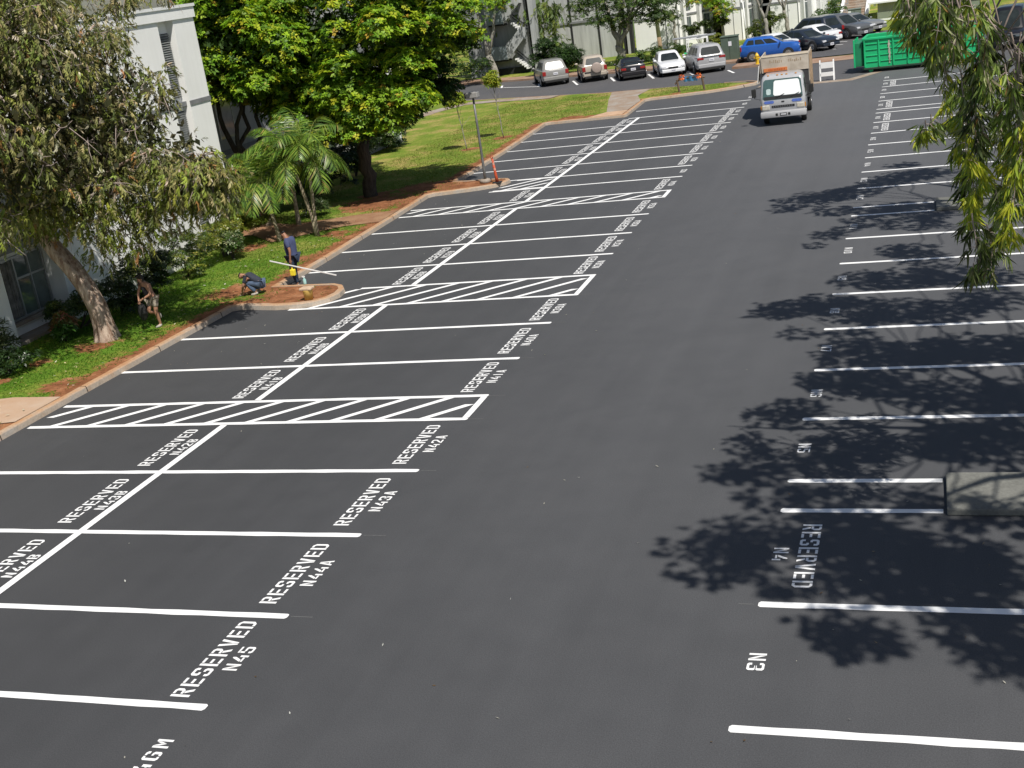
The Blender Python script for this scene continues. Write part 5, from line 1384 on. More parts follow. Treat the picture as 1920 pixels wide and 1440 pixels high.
def car(name, label, loc, rz, kind, L, W, H, pm, group=None, wr=.33, rear='std', plate=True):
    t = thing(name, label, 'car', loc, rz, group)
    st_, (b0, b1_, r0, r1, zb) = PROF[kind]
    hw = W / 2
    mb = MB()
    mb.loft([ring_at(y * L, hw * f, z0, z1) for y, f, z0, z1 in st_])
    o = mb.build('body', pm, t, True); shade_auto(o, 38)
    def zbelt(y):
        for (ya, _, _, za), (yb, _, _, zc) in zip(st_[:-1], st_[1:]):
            if ya <= y / L <= yb: return za + (zc - za) * (y / L - ya) / (yb - ya)
        return zb
    hb, hr = hw * .90, hw * .70
    yb0, yb1, yr0, yr1 = b0 * L, b1_ * L, r0 * L, r1 * L
    zb0, zb1 = zbelt(yb0) - .03, zbelt(yb1) - .03
    zr0, zr1 = H - .03, H - .05
    # cabin: base ring and roof rings
    mb = MB()
    def rr(ya, yb, h, za, zb_, k=.86): return [(-h * k, ya, za), (h * k, ya, za), (h, ya + .12, za + (zb_ - za) * .05), (h, yb - .12, zb_), (h * k, yb, zb_), (-h * k, yb, zb_), (-h, yb - .12, zb_), (-h, ya + .12, za + (zb_ - za) * .05)]
    mb.loft([rr(yb0, yb1, hb, zb0, zb1), rr(yr0, yr1, hr, zr0 - .03, zr1 - .03), rr(yr0 + .10, yr1 - .12, hr * .88, H, H - .01), rr(yr0 + .5, yr1 - .5, hr * .45, H + .025, H + .022)])
    o = mb.build('cabin', pm, t, True); shade_auto(o, 42)
    A = Vector
    rb = [A((-hb * .86, yb0, zb0)), A((hb * .86, yb0, zb0)), A((hr * .86, yr0, zr0 - .03)), A((-hr * .86, yr0, zr0 - .03))]
    fb = [A((hb * .86, yb1, zb1)), A((-hb * .86, yb1, zb1)), A((-hr * .86, yr1, zr1 - .03)), A((hr * .86, yr1, zr1 - .03))]
    def pane(nm, q, u0, u1, v0, v1, m=M_CGLASS, off=.008, par=t):
        n = (q[1] - q[0]).cross(q[3] - q[0]).normalized() * off
        def P(u, v): return (q[0].lerp(q[1], u)).lerp(q[3].lerp(q[2], u), v) + n
        pts = []
        du, dv = (u1 - u0) * .07, (v1 - v0) * .12
        for u, v in ((u0 + du, v0), (u1 - du, v0), (u1, v0 + dv), (u1 - du * .3, v1 - dv), (u1 - du * 1.3, v1), (u0 + du * 1.3, v1), (u0 + du * .3, v1 - dv), (u0, v0 + dv)): pts.append(P(u, v))
        mb = MB(); mb.add(pts, [range(8)])
        return mb.build(nm, m, par)
    pane('rear_window', rb, .05, .95, .14 if kind != 'coupe' else .08, .88)
    pane('windscreen', fb, .05, .95, .08, .92)
    for s in (1, -1):
        q = [A((s * hb, yb0 + .12, zb0)), A((s * hb, yb1 - .12, zb1)), A((s * hr, yr1 - .12, zr1 - .03)), A((s * hr, yr0 + .12, zr0 - .03))]
        if s < 0: q = [q[1], q[0], q[3], q[2]]
        cuts = ((.06, .46), (.50, .92)) if kind in ('sedan', 'coupe') else ((.05, .27), (.30, .58), (.61, .93))
        for u0, u1 in cuts:
            if s < 0: u0, u1 = 1 - u1, 1 - u0
            pane('side_window', q, u0, u1, .16, .88)
        for y in (-.30 * L, .305 * L):
            mb = MB(); M = Matrix.Translation((s * (hw * .985), y, wr)) @ Matrix.Rotation(PI / 2, 4, 'Y')
            mb.lathe([(wr * 1.16, -.02), (wr * 1.16, .022)], 20, 0, M); mb.build('arch_shadow', M_BLACK, t)  # black disc painted as the shadow inside the wheel arch
            wheel(t, s * (hw - .085), y, wr, .21, s)
        mb = MB(); mb.ball((s * (hw + .09), yb1 - .28 - .0, zb1 + .10), (.12, .07, .075)); mb.build('mirror', pm, t, True)
        # lamps
        if kind in ('suv',): ls = (hw * .70, hw * .95, .72, 1.02)
        elif kind == 'van': ls = (hw * .50, hw * .93, .86, 1.02)
        else: ls = (hw * .52, hw * .90, .66, .82)
        x0, x1 = sorted((s * ls[0], s * ls[1]))
        mb = MB(); mb.box(x0, x1, -L * .5 - .015, -L * .5 + .10, ls[2], ls[3], bev=.03); mb.build('tail_lamp', M_RED, t)
        x0, x1 = sorted((s * hw * .50, s * hw * .84))
        zf = st_[-2][3]
        mb = MB(); mb.box(x0, x1, L * .5 - .14, L * .5 - .005, zf - .13, zf + .02, bev=.04); mb.build('head_lamp', M_LAMP, t)
    bz = st_[0][2]
    mb = MB(); mb.box(-hw * .90, hw * .90, -L * .5 - .035, -L * .44, bz - .12, bz + .14, bev=.05); mb.build('bumper', pm, t)
    mb = MB(); mb.box(-hw * .80, hw * .80, -L * .5 - .012, -L * .45, bz - .26, bz - .115, bev=.03); mb.build('under_bumper', M_BLACK, t)
    mb = MB(); mb.box(-hw * .84, hw * .84, L * .44, L * .5 + .03, .26, .48, bev=.05); mb.build('bumper', pm, t)
    bx('grille', -hw * .36, hw * .36, L * .5 - .02, L * .5 + .012, .50, .62, M_DARK, t)
    for yy, s in ((-L * .5 - .02, -1), (L * .5 + .035, 1)):
        if not plate: continue
        zz = (.82 if kind in ('suv', 'van') else .70) if s < 0 else .38
        q0, q1 = sorted((yy, yy + s * .012))
        p = bx('number_plate', -.16, .16, q0, q1, zz - .08, zz + .08, M_PLATE, t)
        q0, q1 = sorted((yy + s * .012, yy + s * .016))
        mb = MB()
        for k in range(6): mb.box(-.12 + k * .042, -.12 + k * .042 + .026, q0, q1, zz - .04, zz + .03)
        mb.build('plate_mark', M_INK, p)
    return t
G1 = 'cars parked nose-in along the far kerb of the street'
SILV = paint('silver_paint', (.38, .38, .39)); GREY = paint('warm_grey_paint', (.25, .245, .23)); BEI = paint('beige_paint', (.45, .39, .32)); BLK = paint('black_paint', (.012, .011, .013)); WHT = paint('white_paint', (.74, .75, .76)); BLU = paint('blue_paint', (.018, .10, .40)); DGR = paint('dark_grey_paint', (.10, .105, .11)); NVY = paint('dark_blue_paint', (.018, .025, .038))
c1 = car('parked_car', 'warm grey crossover with tall red tail lamps, leftmost of the parked row', (-16.75, 76.05, 0), math.radians(25), 'suv', 4.7, 1.95, 1.72, GREY, G1, .36)
bx('chrome_strip', -.45, .45, -2.335, -2.30, .99, 1.03, M_CHROME, c1)
c2 = car('parked_car', 'beige off-roader with a round spare wheel cover on its tailgate', (-13.6, 75.65, 0), math.radians(20), 'suv', 4.2, 1.80, 1.68, BEI, G1, .35, plate=False)
mb = MB(); M = Matrix.Translation((.12, -2.28, .92)) @ Matrix.Rotation(PI / 2, 4, 'X'); mb.lathe([(.30, -.13), (.36, -.08), (.36, .08), (.33, .12), (.30, .13)], 24, 0, M); o = mb.build('spare_wheel_cover', paint('cover_taupe', (.36, .29, .25), .45), c2, True); shade_auto(o, 40)
bx('handle_bar', -.72, -.30, -2.17, -2.11, .64, .69, M_DARK, c2)
c3 = car('parked_car', 'black coupe with a rear wing between the beige off-roader and the white sedan', (-10.5, 74.05, 0), math.radians(18), 'coupe', 4.4, 1.78, 1.32, BLK, G1, .33)
bx('rear_wing', -.72, .72, -2.15, -1.95, 1.13, 1.17, BLK, c3, .01)
for s in (-.55, .55): bx('wing_post', s - .03, s + .03, -2.12, -2.02, .94, 1.13, BLK, c3)
car('parked_car', 'white sedan parked facing the street with both door mirrors showing', (-7.75, 73.65, 0), math.radians(198), 'sedan', 4.6, 1.80, 1.46, WHT, G1, .33)
c5 = car('parked_car', 'silver minivan seen from behind, rightmost of the parked row beside the green cabinet', (-5.35, 73.45, 0), math.radians(21), 'van', 5.0, 1.98, 1.74, SILV, G1, .35)
bx('chrome_strip', -.62, .62, -2.545, -2.50, 1.03, 1.07, M_CHROME, c5)
G2 = 'cars parked side-on in the lot behind the hydrant'
car('parked_car', 'bright blue hatchback side-on behind the yellow hydrant', (-1.25, 76.05, 0), math.radians(-86), 'suv', 3.9, 1.75, 1.50, BLU, G2, .32)
car('parked_car', 'white sedan with its red tail lamp to the right, just behind the blue car', (-1.75, 78.75, 0), math.radians(51), 'sedan', 4.6, 1.8, 1.42, WHT, G2)
car('parked_car', 'dark navy sedan with bright alloy wheels facing right', (.85, 79.15, 0), math.radians(-130), 'sedan', 4.7, 1.82, 1.42, NVY, G2)
car('parked_car', 'white sedan half hidden behind the dark navy sedan', (.85, 82.3, 0), math.radians(50), 'sedan', 4.6, 1.8, 1.42, WHT, G2)
car('parked_car', 'dark off-roader with a red tail lamp facing left behind the white sedans', (.75, 84.9, 0), math.radians(50), 'suv', 4.7, 1.9, 1.78, NVY, G2, .37)
car('parked_car', 'dark grey off-roader whose front wheel shows left of the green skip', (2.75, 85.6, 0), math.radians(-130), 'suv', 4.8, 1.9, 1.72, DGR, G2, .38)
car('parked_car', 'grey sedan farthest back, parked by the grass below the shed', (3.6, 88.4, 0), math.radians(-128), 'sedan', 4.8, 1.82, 1.45, paint('mid_grey_paint', (.20, .205, .20)), G2)
c8 = car('parked_car', 'black tall vehicle half hidden behind hanging leaves right of the green skip', (13.3, 68.4, 0), math.radians(172), 'suv', 5.0, 2.0, 2.15, BLK, None, .42)
bx('chrome_bar', -.8, .8, 2.50, 2.54, .78, .84, M_CHROME, c8)

# small rack trailer with a green tarpaulin
t = thing('rack_trailer', 'small grey trailer with a white tube ladder rack and green tarpaulin behind the silver minivan', 'trailer', (-6.75, 79.2, .0), math.radians(8))
bx('box', -.7, .9, -1.6, 1.6, .45, .95, mat('trailer_grey', (.33, .34, .34), .5, .1, 4), t, .03)
mb = MB()
for s in (-.6, .8):
    mb.tube([(s, -1.6, .95), (s, -1.6, 1.75), (s, 1.6, 1.75), (s, 1.6, .95)], .035, 6)
for y in (-1.6, -.8, 0, .8, 1.6): mb.tube([(-.6, y, 1.75), (.8, y, 1.75)], .03, 6)
mb.build('ladder_rack', M_BRIGHT, t)
mb = MB(); mb.tube([(-1.6, -1.7, 1.9), (1.3, -.4, 1.8)], .05, 6); mb.tube([(-1.5, -1.2, 1.9), (1.4, .2, 1.8)], .05, 6)
for k in range(6):
    q = k / 5.; mb.tube([(-1.5 + 2.8 * q, -1.65 + 1.25 * q, 1.88), (-1.4 + 2.8 * q, -1.2 + 1.3 * q, 1.88)], .03, 6)
mb.build('ladder', M_STEEL, t)
vs = []
for j in range(7):
    for i in range(9):
        vs.append((-.85 + i * .2, -1.72 + j * .12, .78 + .45 * math.exp(-((i - 4) / 3.) ** 2 - ((j - 3) / 2.2) ** 2) + random.uniform(-.06, .06)))
mb = MB(); mb.add(vs, [(j * 9 + i, j * 9 + i + 1, (j + 1) * 9 + i + 1, (j + 1) * 9 + i) for j in range(6) for i in range(8)]); mb.build('tarpaulin', mat('tarp_green', (.02, .36, .13), .5, .2, 3), t)
for s in (-.72, .92): wheel(t, s, 0, .3, .18, 1 if s > 0 else -1)

# cab-over tipper truck with plywood box
tr = thing('tipper_truck', 'silver cab-over tipper truck with tall plywood sides, facing the camera in the lane', 'truck', (2.70, 45.2, 0), math.radians(2.0))
M_TS = paint('truck_silver', (.40, .405, .42)); M_PLY = mat('plywood_cream', (.50, .42, .33), .8, .3, 1.6, bump=.2, col2=(.62, .55, .46)); M_BED = mat('bed_steel', (.05, .05, .052), .6, .3, 4)
def cabring(z, y0, y1, h, r=.16):
    pts = []
    for cx, cy, a0 in ((h - r, y0 + r, -90), (h - r, y1 - r, 0), (-h + r, y1 - r, 90), (-h + r, y0 + r, 180)):
        for k in range(5):
            a = math.radians(a0 + k * 22.5); pts.append((cx + r * math.cos(a), cy + r * math.sin(a), z))
    return pts
CAB = [(.48, .07, 1.6, .93), (.60, .0, 1.62, .97), (1.10, .01, 1.62, .98), (1.24, .05, 1.62, .975), (1.98, .30, 1.62, .90), (2.10, .40, 1.60, .85), (2.17, .55, 1.50, .74), (2.18, .8, 1.3, .5)]
mb = MB(); mb.loft([cabring(*c) for c in CAB]); o = mb.build('cab', M_TS, tr, True); shade_auto(o, 40)
def fy(z):
    for a, b in zip(CAB[:-1], CAB[1:]):
        if a[0] <= z <= b[0]: return a[1] + (b[1] - a[1]) * (z - a[0]) / (b[0] - a[0])
    return 0
def frontpane(nm, x0, x1, z0, z1, m, off, ch=.06, x0t=None, x1t=None, parent=tr):
    x0t = x0 if x0t is None else x0t; x1t = x1 if x1t is None else x1t
    pts = [(x0 + ch, z0), (x1 - ch, z0), (x1, z0 + ch), (x1t, z1 - ch), (x1t - ch, z1), (x0t + ch, z1), (x0t, z1 - ch), (x0, z0 + ch)]
    mb = MB(); mb.add([(x, fy(z) - off, z) for x, z in pts], [range(8)])
    return mb.build(nm, m, parent)
ws = frontpane('windscreen', -.87, .87, 1.13, 1.99, mat('screen_glass', (.06, .11, .10), .05, .2, 3, spec=.9, coat=.6), .008, .08, -.81, .81)
sv = frontpane('screen_panel', -.40, .80, 1.30, 1.93, mat('panel_white', (.80, .82, .82), .5, .05, 3, col2=(.86, .88, .88)), .016, .06, -.36, .73, ws)  # plain white panel set just proud of the glass
frontpane('dashboard', -.82, .82, 1.15, 1.28, M_DARK, .014, .03, parent=ws)
frontpane('seat_back', -.70, -.50, 1.36, 1.60, mat('seat_pale', (.40, .50, .49), .7, .2, 6), .013, .04, parent=ws)
for s in (-.3, .35):
    mb = MB(); mb.tube([(s, fy(1.22) - .03, 1.22), (s + .38, fy(1.36) - .03, 1.36)], .012, 5); mb.build('wiper', M_BLACK, tr)
frontpane('grille', -.50, .50, .78, .88, M_DARK, .010, .02)
lettering_bars = MB()
for k in range(9): lettering_bars.box(-.44 + k * .1, -.40 + k * .1, fy(.83) - .022, fy(.83) - .011, .80, .86)
lettering_bars.build('grille_bar', M_CHROME, tr)
for s in (-1, 1):
    x0, x1 = sorted((s * .58, s * .92))
    mb = MB(); mb.box(x0, x1, -.03, .06, .70, .92, bev=.05); mb.build('head_lamp', mat('lamp_warm', (.52, .49, .42), .15, .2, 12, coat=.6) if s < 0 else bpy.data.materials['lamp_warm'], tr)
    x0, x1 = sorted((s * .93, s * .975))
    bx('indicator', x0, x1, .06, .2, .72, .9, mat('amber', (.6, .25, .03), .3, .1, 9) if s < 0 else bpy.data.materials['amber'], tr)
    frontpane('blue_flash', s * .60 - .22, s * .60 + .22, .98, 1.10, mat('decal_blue', (.10, .17, .52), .4, .15, 9) if s < 0 else bpy.data.materials['decal_blue'], .011, .045)
    # mirrors on arms
    mb = MB(); mb.tube([(s * .93, .25, 1.70), (s * 1.22, .12, 1.66), (s * 1.22, .12, 1.25), (s * .96, .22, 1.15)], .018, 6); mb.build('mirror_arm', M_BLACK, tr)
    x0, x1 = sorted((s * 1.14, s * 1.34))
    mb = MB(); mb.box(x0, x1, .07, .15, 1.30, 1.66, bev=.03); mb.build('mirror', M_BLACK, tr)
    q = [(s * .985, .30, 1.26), (s * .985, 1.25, 1.26), (s * .915, 1.25, 1.88), (s * .925, .48, 1.88)]
    mb = MB(); mb.add(q if s > 0 else q[::-1], [(0, 1, 2, 3)]); mb.build('side_window', M_CGLASS, tr)
    wheel(tr, s * .82, .95, .37, .22, s); wheel(tr, s * .84, 3.9, .37, .36, s)
    bx('step', *sorted((s * .80, s * .98)), .55, .9, .40, .46, M_BLACK, tr)
frontpane('badge', -.07, .07, 1.0, 1.06, M_DARK, .011, .02)
mb = MB(); mb.box(-1.0, 1.0, -.13, .12, .36, .64, bev=.06); o = mb.build('bumper', paint('bumper_silver', (.44, .44, .45)), tr, True); shade_auto(o, 40)
for x in (-.29, .25): bx('bumper_slot', x - .05, x + .05, -.134, -.10, .44, .55, M_DARK, tr)
p = bx('number_plate', -.15, .15, -.136, -.10, .43, .56, M_BLACK, tr)
mb = MB()
for k in range(5): mb.box(-.11 + k * .048, -.075 + k * .048, -.140, -.136, .465, .53)
mb.build('plate_mark', M_PLATE, p)
for x in (-.6, -.2, 0, .2, .6):
    mb = MB(); mb.box(x - .045, x + .045, .43, .50, 2.12, 2.17, bev=.015); mb.build('roof_lamp', bpy.data.materials['amber'], tr)
for s in (-.42, .42): bx('chassis_rail', s - .06, s + .06, .8, 5.3, .50, .68, M_BLACK, tr)
bx('gap_equipment', -.85, .85, 1.66, 1.86, .6, 2.05, M_BED, tr)
bx('bed_floor', -1.08, 1.08, 1.95, 5.3, .86, .98, M_BED, tr)
for s in (-1, 1):
    bx('bed_side', *sorted((s * 1.02, s * 1.09)), 1.95, 5.3, .98, 1.55, M_BED, tr)
    bx('plywood_side', *sorted((s * 1.03, s * 1.08)), 2.02, 5.26, 1.55, 2.76, M_PLY, tr)
    for y in (2.7, 3.6, 4.5): bx('side_stake', *sorted((s * 1.085, s * 1.13)), y, y + .09, .98, 2.70, mat('stake_wood', (.36, .26, .17), .8, .2, 5) if s < 0 and y == 2.7 else bpy.data.materials['stake_wood'], tr)
bx('headboard', -1.08, 1.08, 1.96, 2.02, 1.0, 2.12, M_BED, tr)
hb_ = bx('plywood_front', -.98, 1.09, 1.93, 2.0, 2.12, 2.80, M_PLY, tr)
bx('top_rail', -.99, 1.10, 1.91, 2.03, 2.80, 2.86, mat('pale_timber', (.70, .60, .46), .75, .12, 4), tr)
bx('plywood_tail', -1.08, 1.08, 5.26, 5.32, 1.0, 2.6, M_PLY, tr)
sg = bx('orange_sign', -.90, .15, 1.905, 1.93, 2.16, 2.31, mat('sign_orange', (.62, .20, .06), .6, .1, 5), tr)
mb = MB(); x = -.68
while x < .02:
    w_ = random.uniform(.03, .07); mb.box(x, x + w_, 1.900, 1.905, 2.20, 2.20 + random.uniform(.06, .09)); x += w_ + .025
mb.build('sign_lettering', mat('sign_dark', (.50, .10, .02), .7, .2, 8), sg)
mb = MB()
for x0, n_ in ((-.62, 7), (.22, 7)):
    for k in range(n_):
        xx = x0 + k * .085; hgt = random.uniform(.07, .15)
        mb.box(xx, xx + random.uniform(.03, .06), 1.924, 1.93, 2.52 + random.uniform(-.02, .03), 2.52 + hgt, M=Matrix.Rotation(0, 4, 'Y'))
mb.build('worn_lettering', mat('worn_brown', (.33, .25, .17), .8, .2, 8), hb_)
bx('load', -1.0, 1.0, 2.1, 5.2, .98, 1.5, mat('load_dirt', (.30, .22, .15), .9, .4, 3, bump=.6), tr)
mb = MB(); mb.add([(-1.22, 1.9, 1.7), (-1.22, 3.0, 1.7), (-1.12, 3.0, 2.45), (-1.12, 1.9, 2.45), (-1.19, 1.9, 1.7), (-1.19, 3.0, 1.7), (-1.09, 3.0, 2.45), (-1.09, 1.9, 2.45)], [(0, 1, 2, 3), (7, 6, 5, 4), (0, 3, 7, 4), (1, 5, 6, 2), (3, 2, 6, 7), (0, 4, 5, 1)]); mb.build('white_side_sheet', M_BRIGHT, tr)
bx('tag_yellow', 1.09, 1.10, 2.2, 2.45, 1.05, 1.25, mat('tag_yellow', (.75, .62, .06), .5, .1, 9), tr)

# roll-off skip
sk = thing('skip_container', 'long bright green ribbed roll-off skip at the far end of the lot', 'skip', (5.42, 61.9, 0), math.radians(-4))
M_SKIP = mat('skip_green', (.012, .46, .175), .5, .12, 1.2, coat=.1); M_RUST = mat('skip_rust', (.42, .40, .33), .8, .3, 6)
LS, DS, HS = 6.2, 2.3, 1.85
bx('floor', 0, LS, .06, DS, .25, .33, M_SKIP, sk)
for nm, a in (('side_panel', (0, LS, 0, .06)), ('side_panel', (0, LS, DS - .06, DS)), ('end_panel', (0, .06, .061, DS - .061)), ('end_panel', (LS - .06, LS, .061, DS - .061))):
    bx(nm, a[0], a[1], a[2], a[3], .26, HS - .1, M_SKIP, sk)
for y in (-.07, DS - .05):
    mb = MB(); mb.box(-.06, LS + .06, y, y + .14, HS - .12, HS + .02, bev=.03); mb.build('top_rail', M_SKIP, sk)
for x in (-.06, LS - .08):
    mb = MB(); mb.box(x, x + .14, .075, DS - .055, HS - .12, HS + .018, bev=.03); mb.build('top_rail', M_SKIP, sk)
M_SKD = mat('skip_green_dark', (.010, .20, .085), .55, .2, 2)
bx('tail_door', -.48, -.062, .12, DS - .1, .34, HS - .22, M_SKD, sk, .03)
for y in (.10, .95, 1.75):
    bx('door_post', -.56, -.47, y, y + .12, .30, HS - .05, M_SKIP, sk, .02)
k = 0
x = .02
while x < LS:
    mb = MB(); mb.box(x, x + .07, -.055, 0, .28, HS - .13, bev=.02); mb.build('rib', M_SKIP, sk); x += .76
for z in (.55, .88, 1.20, 1.50):
    x = .12
    while x < LS - .3:
        mb = MB(); mb.box(x + .02, x + .63, -.04, -.001, z, z + .045, bev=.014); mb.build('rib', M_SKIP, sk); x += .76
for y in (.3, 1.0, 1.7):
    mb = MB(); mb.box(-.07, 0, y, y + .1, .28, HS - .13, bev=.02); mb.build('rib', M_SKIP, sk)
mb = MB(); mb.box(-.03, LS + .02, -.06, .06, .15, .26, bev=.02); mb.build('bottom_rail', mat('skip_dark', (.02, .05, .03), .7, .3, 3), sk)
for x in (.35, LS - .4):
    for y in (.15, DS - .2):
        mb = MB(); mb.lathe([(.05, -.09), (.125, -.08), (.125, .08), (.05, .09)], 14, 0, Matrix.Translation((x, y, .125)) @ Matrix.Rotation(PI / 2, 4, 'X')); mb.build('roller', M_SKIP, sk)
bx('load', .1, LS - .1, .1, DS - .1, .33, 1.5, mat('skip_load', (.17, .11, .08), .95, .5, 2.5, bump=.8), sk)
mb = MB(); 
for k in range(9):
    mb.add([(1.34 + random.uniform(-.04, .02), -.0415, .42 + k * .135), (1.40 + random.uniform(-.02, .05), -.0415, .42 + k * .135), (1.40 + random.uniform(-.02, .04), -.0415, .56 + k * .135), (1.35 + random.uniform(-.03, .02), -.0415, .56 + k * .135)], [(0, 1, 2, 3)])
mb.build('paint_streak', M_RUST, sk)

# ---------------------------------------------------------- street furniture
t = thing('fire_hydrant', 'yellow fire hydrant on the pavement in front of the blue car', 'hydrant', (-1.66, 71.95, .13))
M_YEL = paint('hydrant_yellow', (.72, .46, .02), .4)
mb = MB(); mb.lathe([(.15, 0), (.15, .05), (.11, .06), (.105, .48), (.14, .50), (.14, .54), (.11, .60), (.06, .68), (.03, .70), (.03, .74)], 16); o = mb.build('barrel', M_YEL, t, True); shade_auto(o, 35)
for a, r, l in ((0, .05, .2), (PI, .05, .2), (-PI / 2, .07, .2)):
    mb = MB(); mb.tube([(0, 0, .40), (math.cos(a) * l, math.sin(a) * l, .40)], [r, r], 10); mb.build('outlet', M_YEL, t)
t = thing('barricade', 'white folding barricade with two boards standing at the lot entrance', 'barricade', (3.54, 60.3, 0))
for s in (-.36, .36):
    for y0, y1 in ((-.26, -.02), (.26, .02)):
        mb = MB(); mb.box(s - .035, s + .035, -.02, .02, 0, 1.12, M=Matrix.Translation((0, y0, 0)) @ Matrix.Rotation(math.atan2(y0 - y1, 1.1), 4, 'X')); mb.build('leg', M_BRIGHT, t)
for z0, z1, yy in ((.66, .98, -.14), (.24, .46, -.235)):
    mb = MB(); mb.box(-.34, .34, yy - .01, yy + .012, z0, z1, bev=.008, M=Matrix.Translation((0, 0, 0))); o = mb.build('board', M_BRIGHT, t)
t = thing('barrier_rail', 'low wooden rail on two posts hung with a blue sheet and orange wraps', 'barrier', (-4.03, 60.75, .13))
M_POST = mat('old_post', (.13, .09, .06), .9, .35, 6, bump=.4)
for s, tl in ((-.72, -.10), (.72, -.10)):
    mb = MB(); mb.tube([(s, 0, -.1), (s + tl * .6, 0, .42), (s + tl, 0, .72)], [.065, .06, .06], 8); mb.build('post', M_POST, t)
mb = MB(); mb.tube([(-.95, 0, .48), (-.72, 0, .70), (-.2, 0, .78), (.4, 0, .80), (.78, 0, .70)], [.05, .06, .05, .05, .05], 8); mb.build('rail', M_POST, t)
vs = []
for j in range(6):
    for i in range(12):
        q = i / 11.; vs.append((-.42 + q * .78, -.07 - .03 * math.sin(i * 1.4) + .02 * j, .86 - j * .06 - .02 * math.sin(i * 2.1 + j)))
mb = MB(); mb.add(vs, [(j * 12 + i, j * 12 + i + 1, (j + 1) * 12 + i + 1, (j + 1) * 12 + i) for j in range(5) for i in range(11)]); mb.build('blue_sheet', mat('sheet_blue', (.10, .34, .68), .6, .2, 6), t, True)
for cx in (-.52, .44):
    mb = MB()
    for k in range(9):
        a = 2 * PI * k / 9; p0 = Vector((cx, -.06, .84))
        mb.add([p0 + Vector((math.cos(a) * .03, 0, math.sin(a) * .03)), p0 + Vector((math.cos(a - .3) * .17, -.05 * (k % 3), math.sin(a - .3) * .15)), p0 + Vector((math.cos(a) * .20, -.02, math.sin(a) * .18)), p0 + Vector((math.cos(a + .3) * .16, .03, math.sin(a + .3) * .15))], [(0, 1, 2, 3)])
    mb.build('orange_wrap', mat('wrap_orange', (.75, .16, .03), .6, .25, 9) if cx < 0 else bpy.data.materials['wrap_orange'], t)
t = thing('delineator_post', 'orange traffic delineator leaning beside the lamp post on the island', 'traffic post', (-7.72, 35.75, .14))
M_ORG = mat('cone_orange', (.46, .07, .022), .5, .15, 5)
mb = MB(); mb.box(-.17, .17, -.17, .17, 0, .05, bev=.02); mb.build('base', M_BLACK, t)
mb = MB(); mb.tube([(0, 0, .05), (-.02, 0, .3), (-.08, 0, .98)], [.07, .058, .045], 12); mb.tube([(-.08, 0, .98), (-.14, 0, 1.03), (-.13, 0, 1.10), (-.06, 0, 1.10), (-.06, 0, 1.0)], .02, 6); mb.build('tube', M_ORG, t, True)
for q in (.52, .74):
    mb = MB(); mb.tube([(-.02 - (q - .3) * .09, 0, q), (-.02 - (q - .22) * .09, 0, q + .09)], [.059 - (q - .3) * .018, .058 - (q - .3) * .018], 12, cap=False); mb.build('band', mat('band_pale', (.62, .30, .22), .4, .1, 9) if q < .6 else bpy.data.materials['band_pale'], t, True)
t = thing('paint_bucket', 'yellow bucket with a pale lid on the first planting island', 'bucket', (-8.02, 19.2, .145))
M_BKT = mat('bucket_yellow', (.62, .40, .10), .5, .2, 7)
mb = MB(); mb.lathe([(.12, 0), (.145, .27), (.15, .29)], 20); mb.build('pail', M_BKT, t, True)
mb = MB(); mb.box(-.2, .17, -.14, .14, .292, .36, bev=.02); mb.build('lid', mat('lid_pale', (.55, .40, .28), .7, .2, 6), t)
t = thing('spray_bottle', 'pale blue-green spray bottle on the kerb beside the standing worker', 'bottle', (-9.02, 20.95, .15))
mb = MB(); mb.lathe([(.045, 0), (.05, .03), (.05, .15), (.02, .19), (.02, .22)], 12); mb.build('flask', mat('bottle_teal', (.35, .58, .56), .35, .1, 9), t, True)
bx('trigger', -.06, .03, -.015, .015, .22, .26, M_BRIGHT, t)

# ------------------------------------------------------------------- people
def skinned(name, J, E, m, parent, sub=2, root=None):
    """J: {joint: (x, y, z, r)}; one continuous skin over the joint graph"""
    keys = list(J)
    me = bpy.data.meshes.new(name)
    me.from_pydata([J[k][:3] for k in keys], [(keys.index(a), keys.index(b)) for a, b in E], [])
    o = bpy.data.objects.new(name, me); COL.objects.link(o)
    md = o.modifiers.new('skin', 'SKIN'); md.use_smooth_shade = True
    for i, k in enumerate(keys):
        r = J[k][3]
        me.skin_vertices[0].data[i].radius = (r, r) if not isinstance(r, tuple) else r
        me.skin_vertices[0].data[i].use_root = (k == (root or keys[0]))
    sb = o.modifiers.new('sub', 'SUBSURF'); sb.levels = sub; sb.render_levels = sub
    dg = bpy.context.evaluated_depsgraph_get()
    nm = bpy.data.meshes.new_from_object(o.evaluated_get(dg))
    bpy.data.objects.remove(o)
    nm.name = name; nm.materials.clear(); nm.materials.append(m)
    nm.polygons.foreach_set('use_smooth', [True] * len(nm.polygons))
    o2 = bpy.data.objects.new(name, nm); COL.objects.link(o2); o2.parent = parent
    return o2
def lerp(a, b, t): return tuple(a[i] + (b[i] - a[i]) * t for i in range(3))

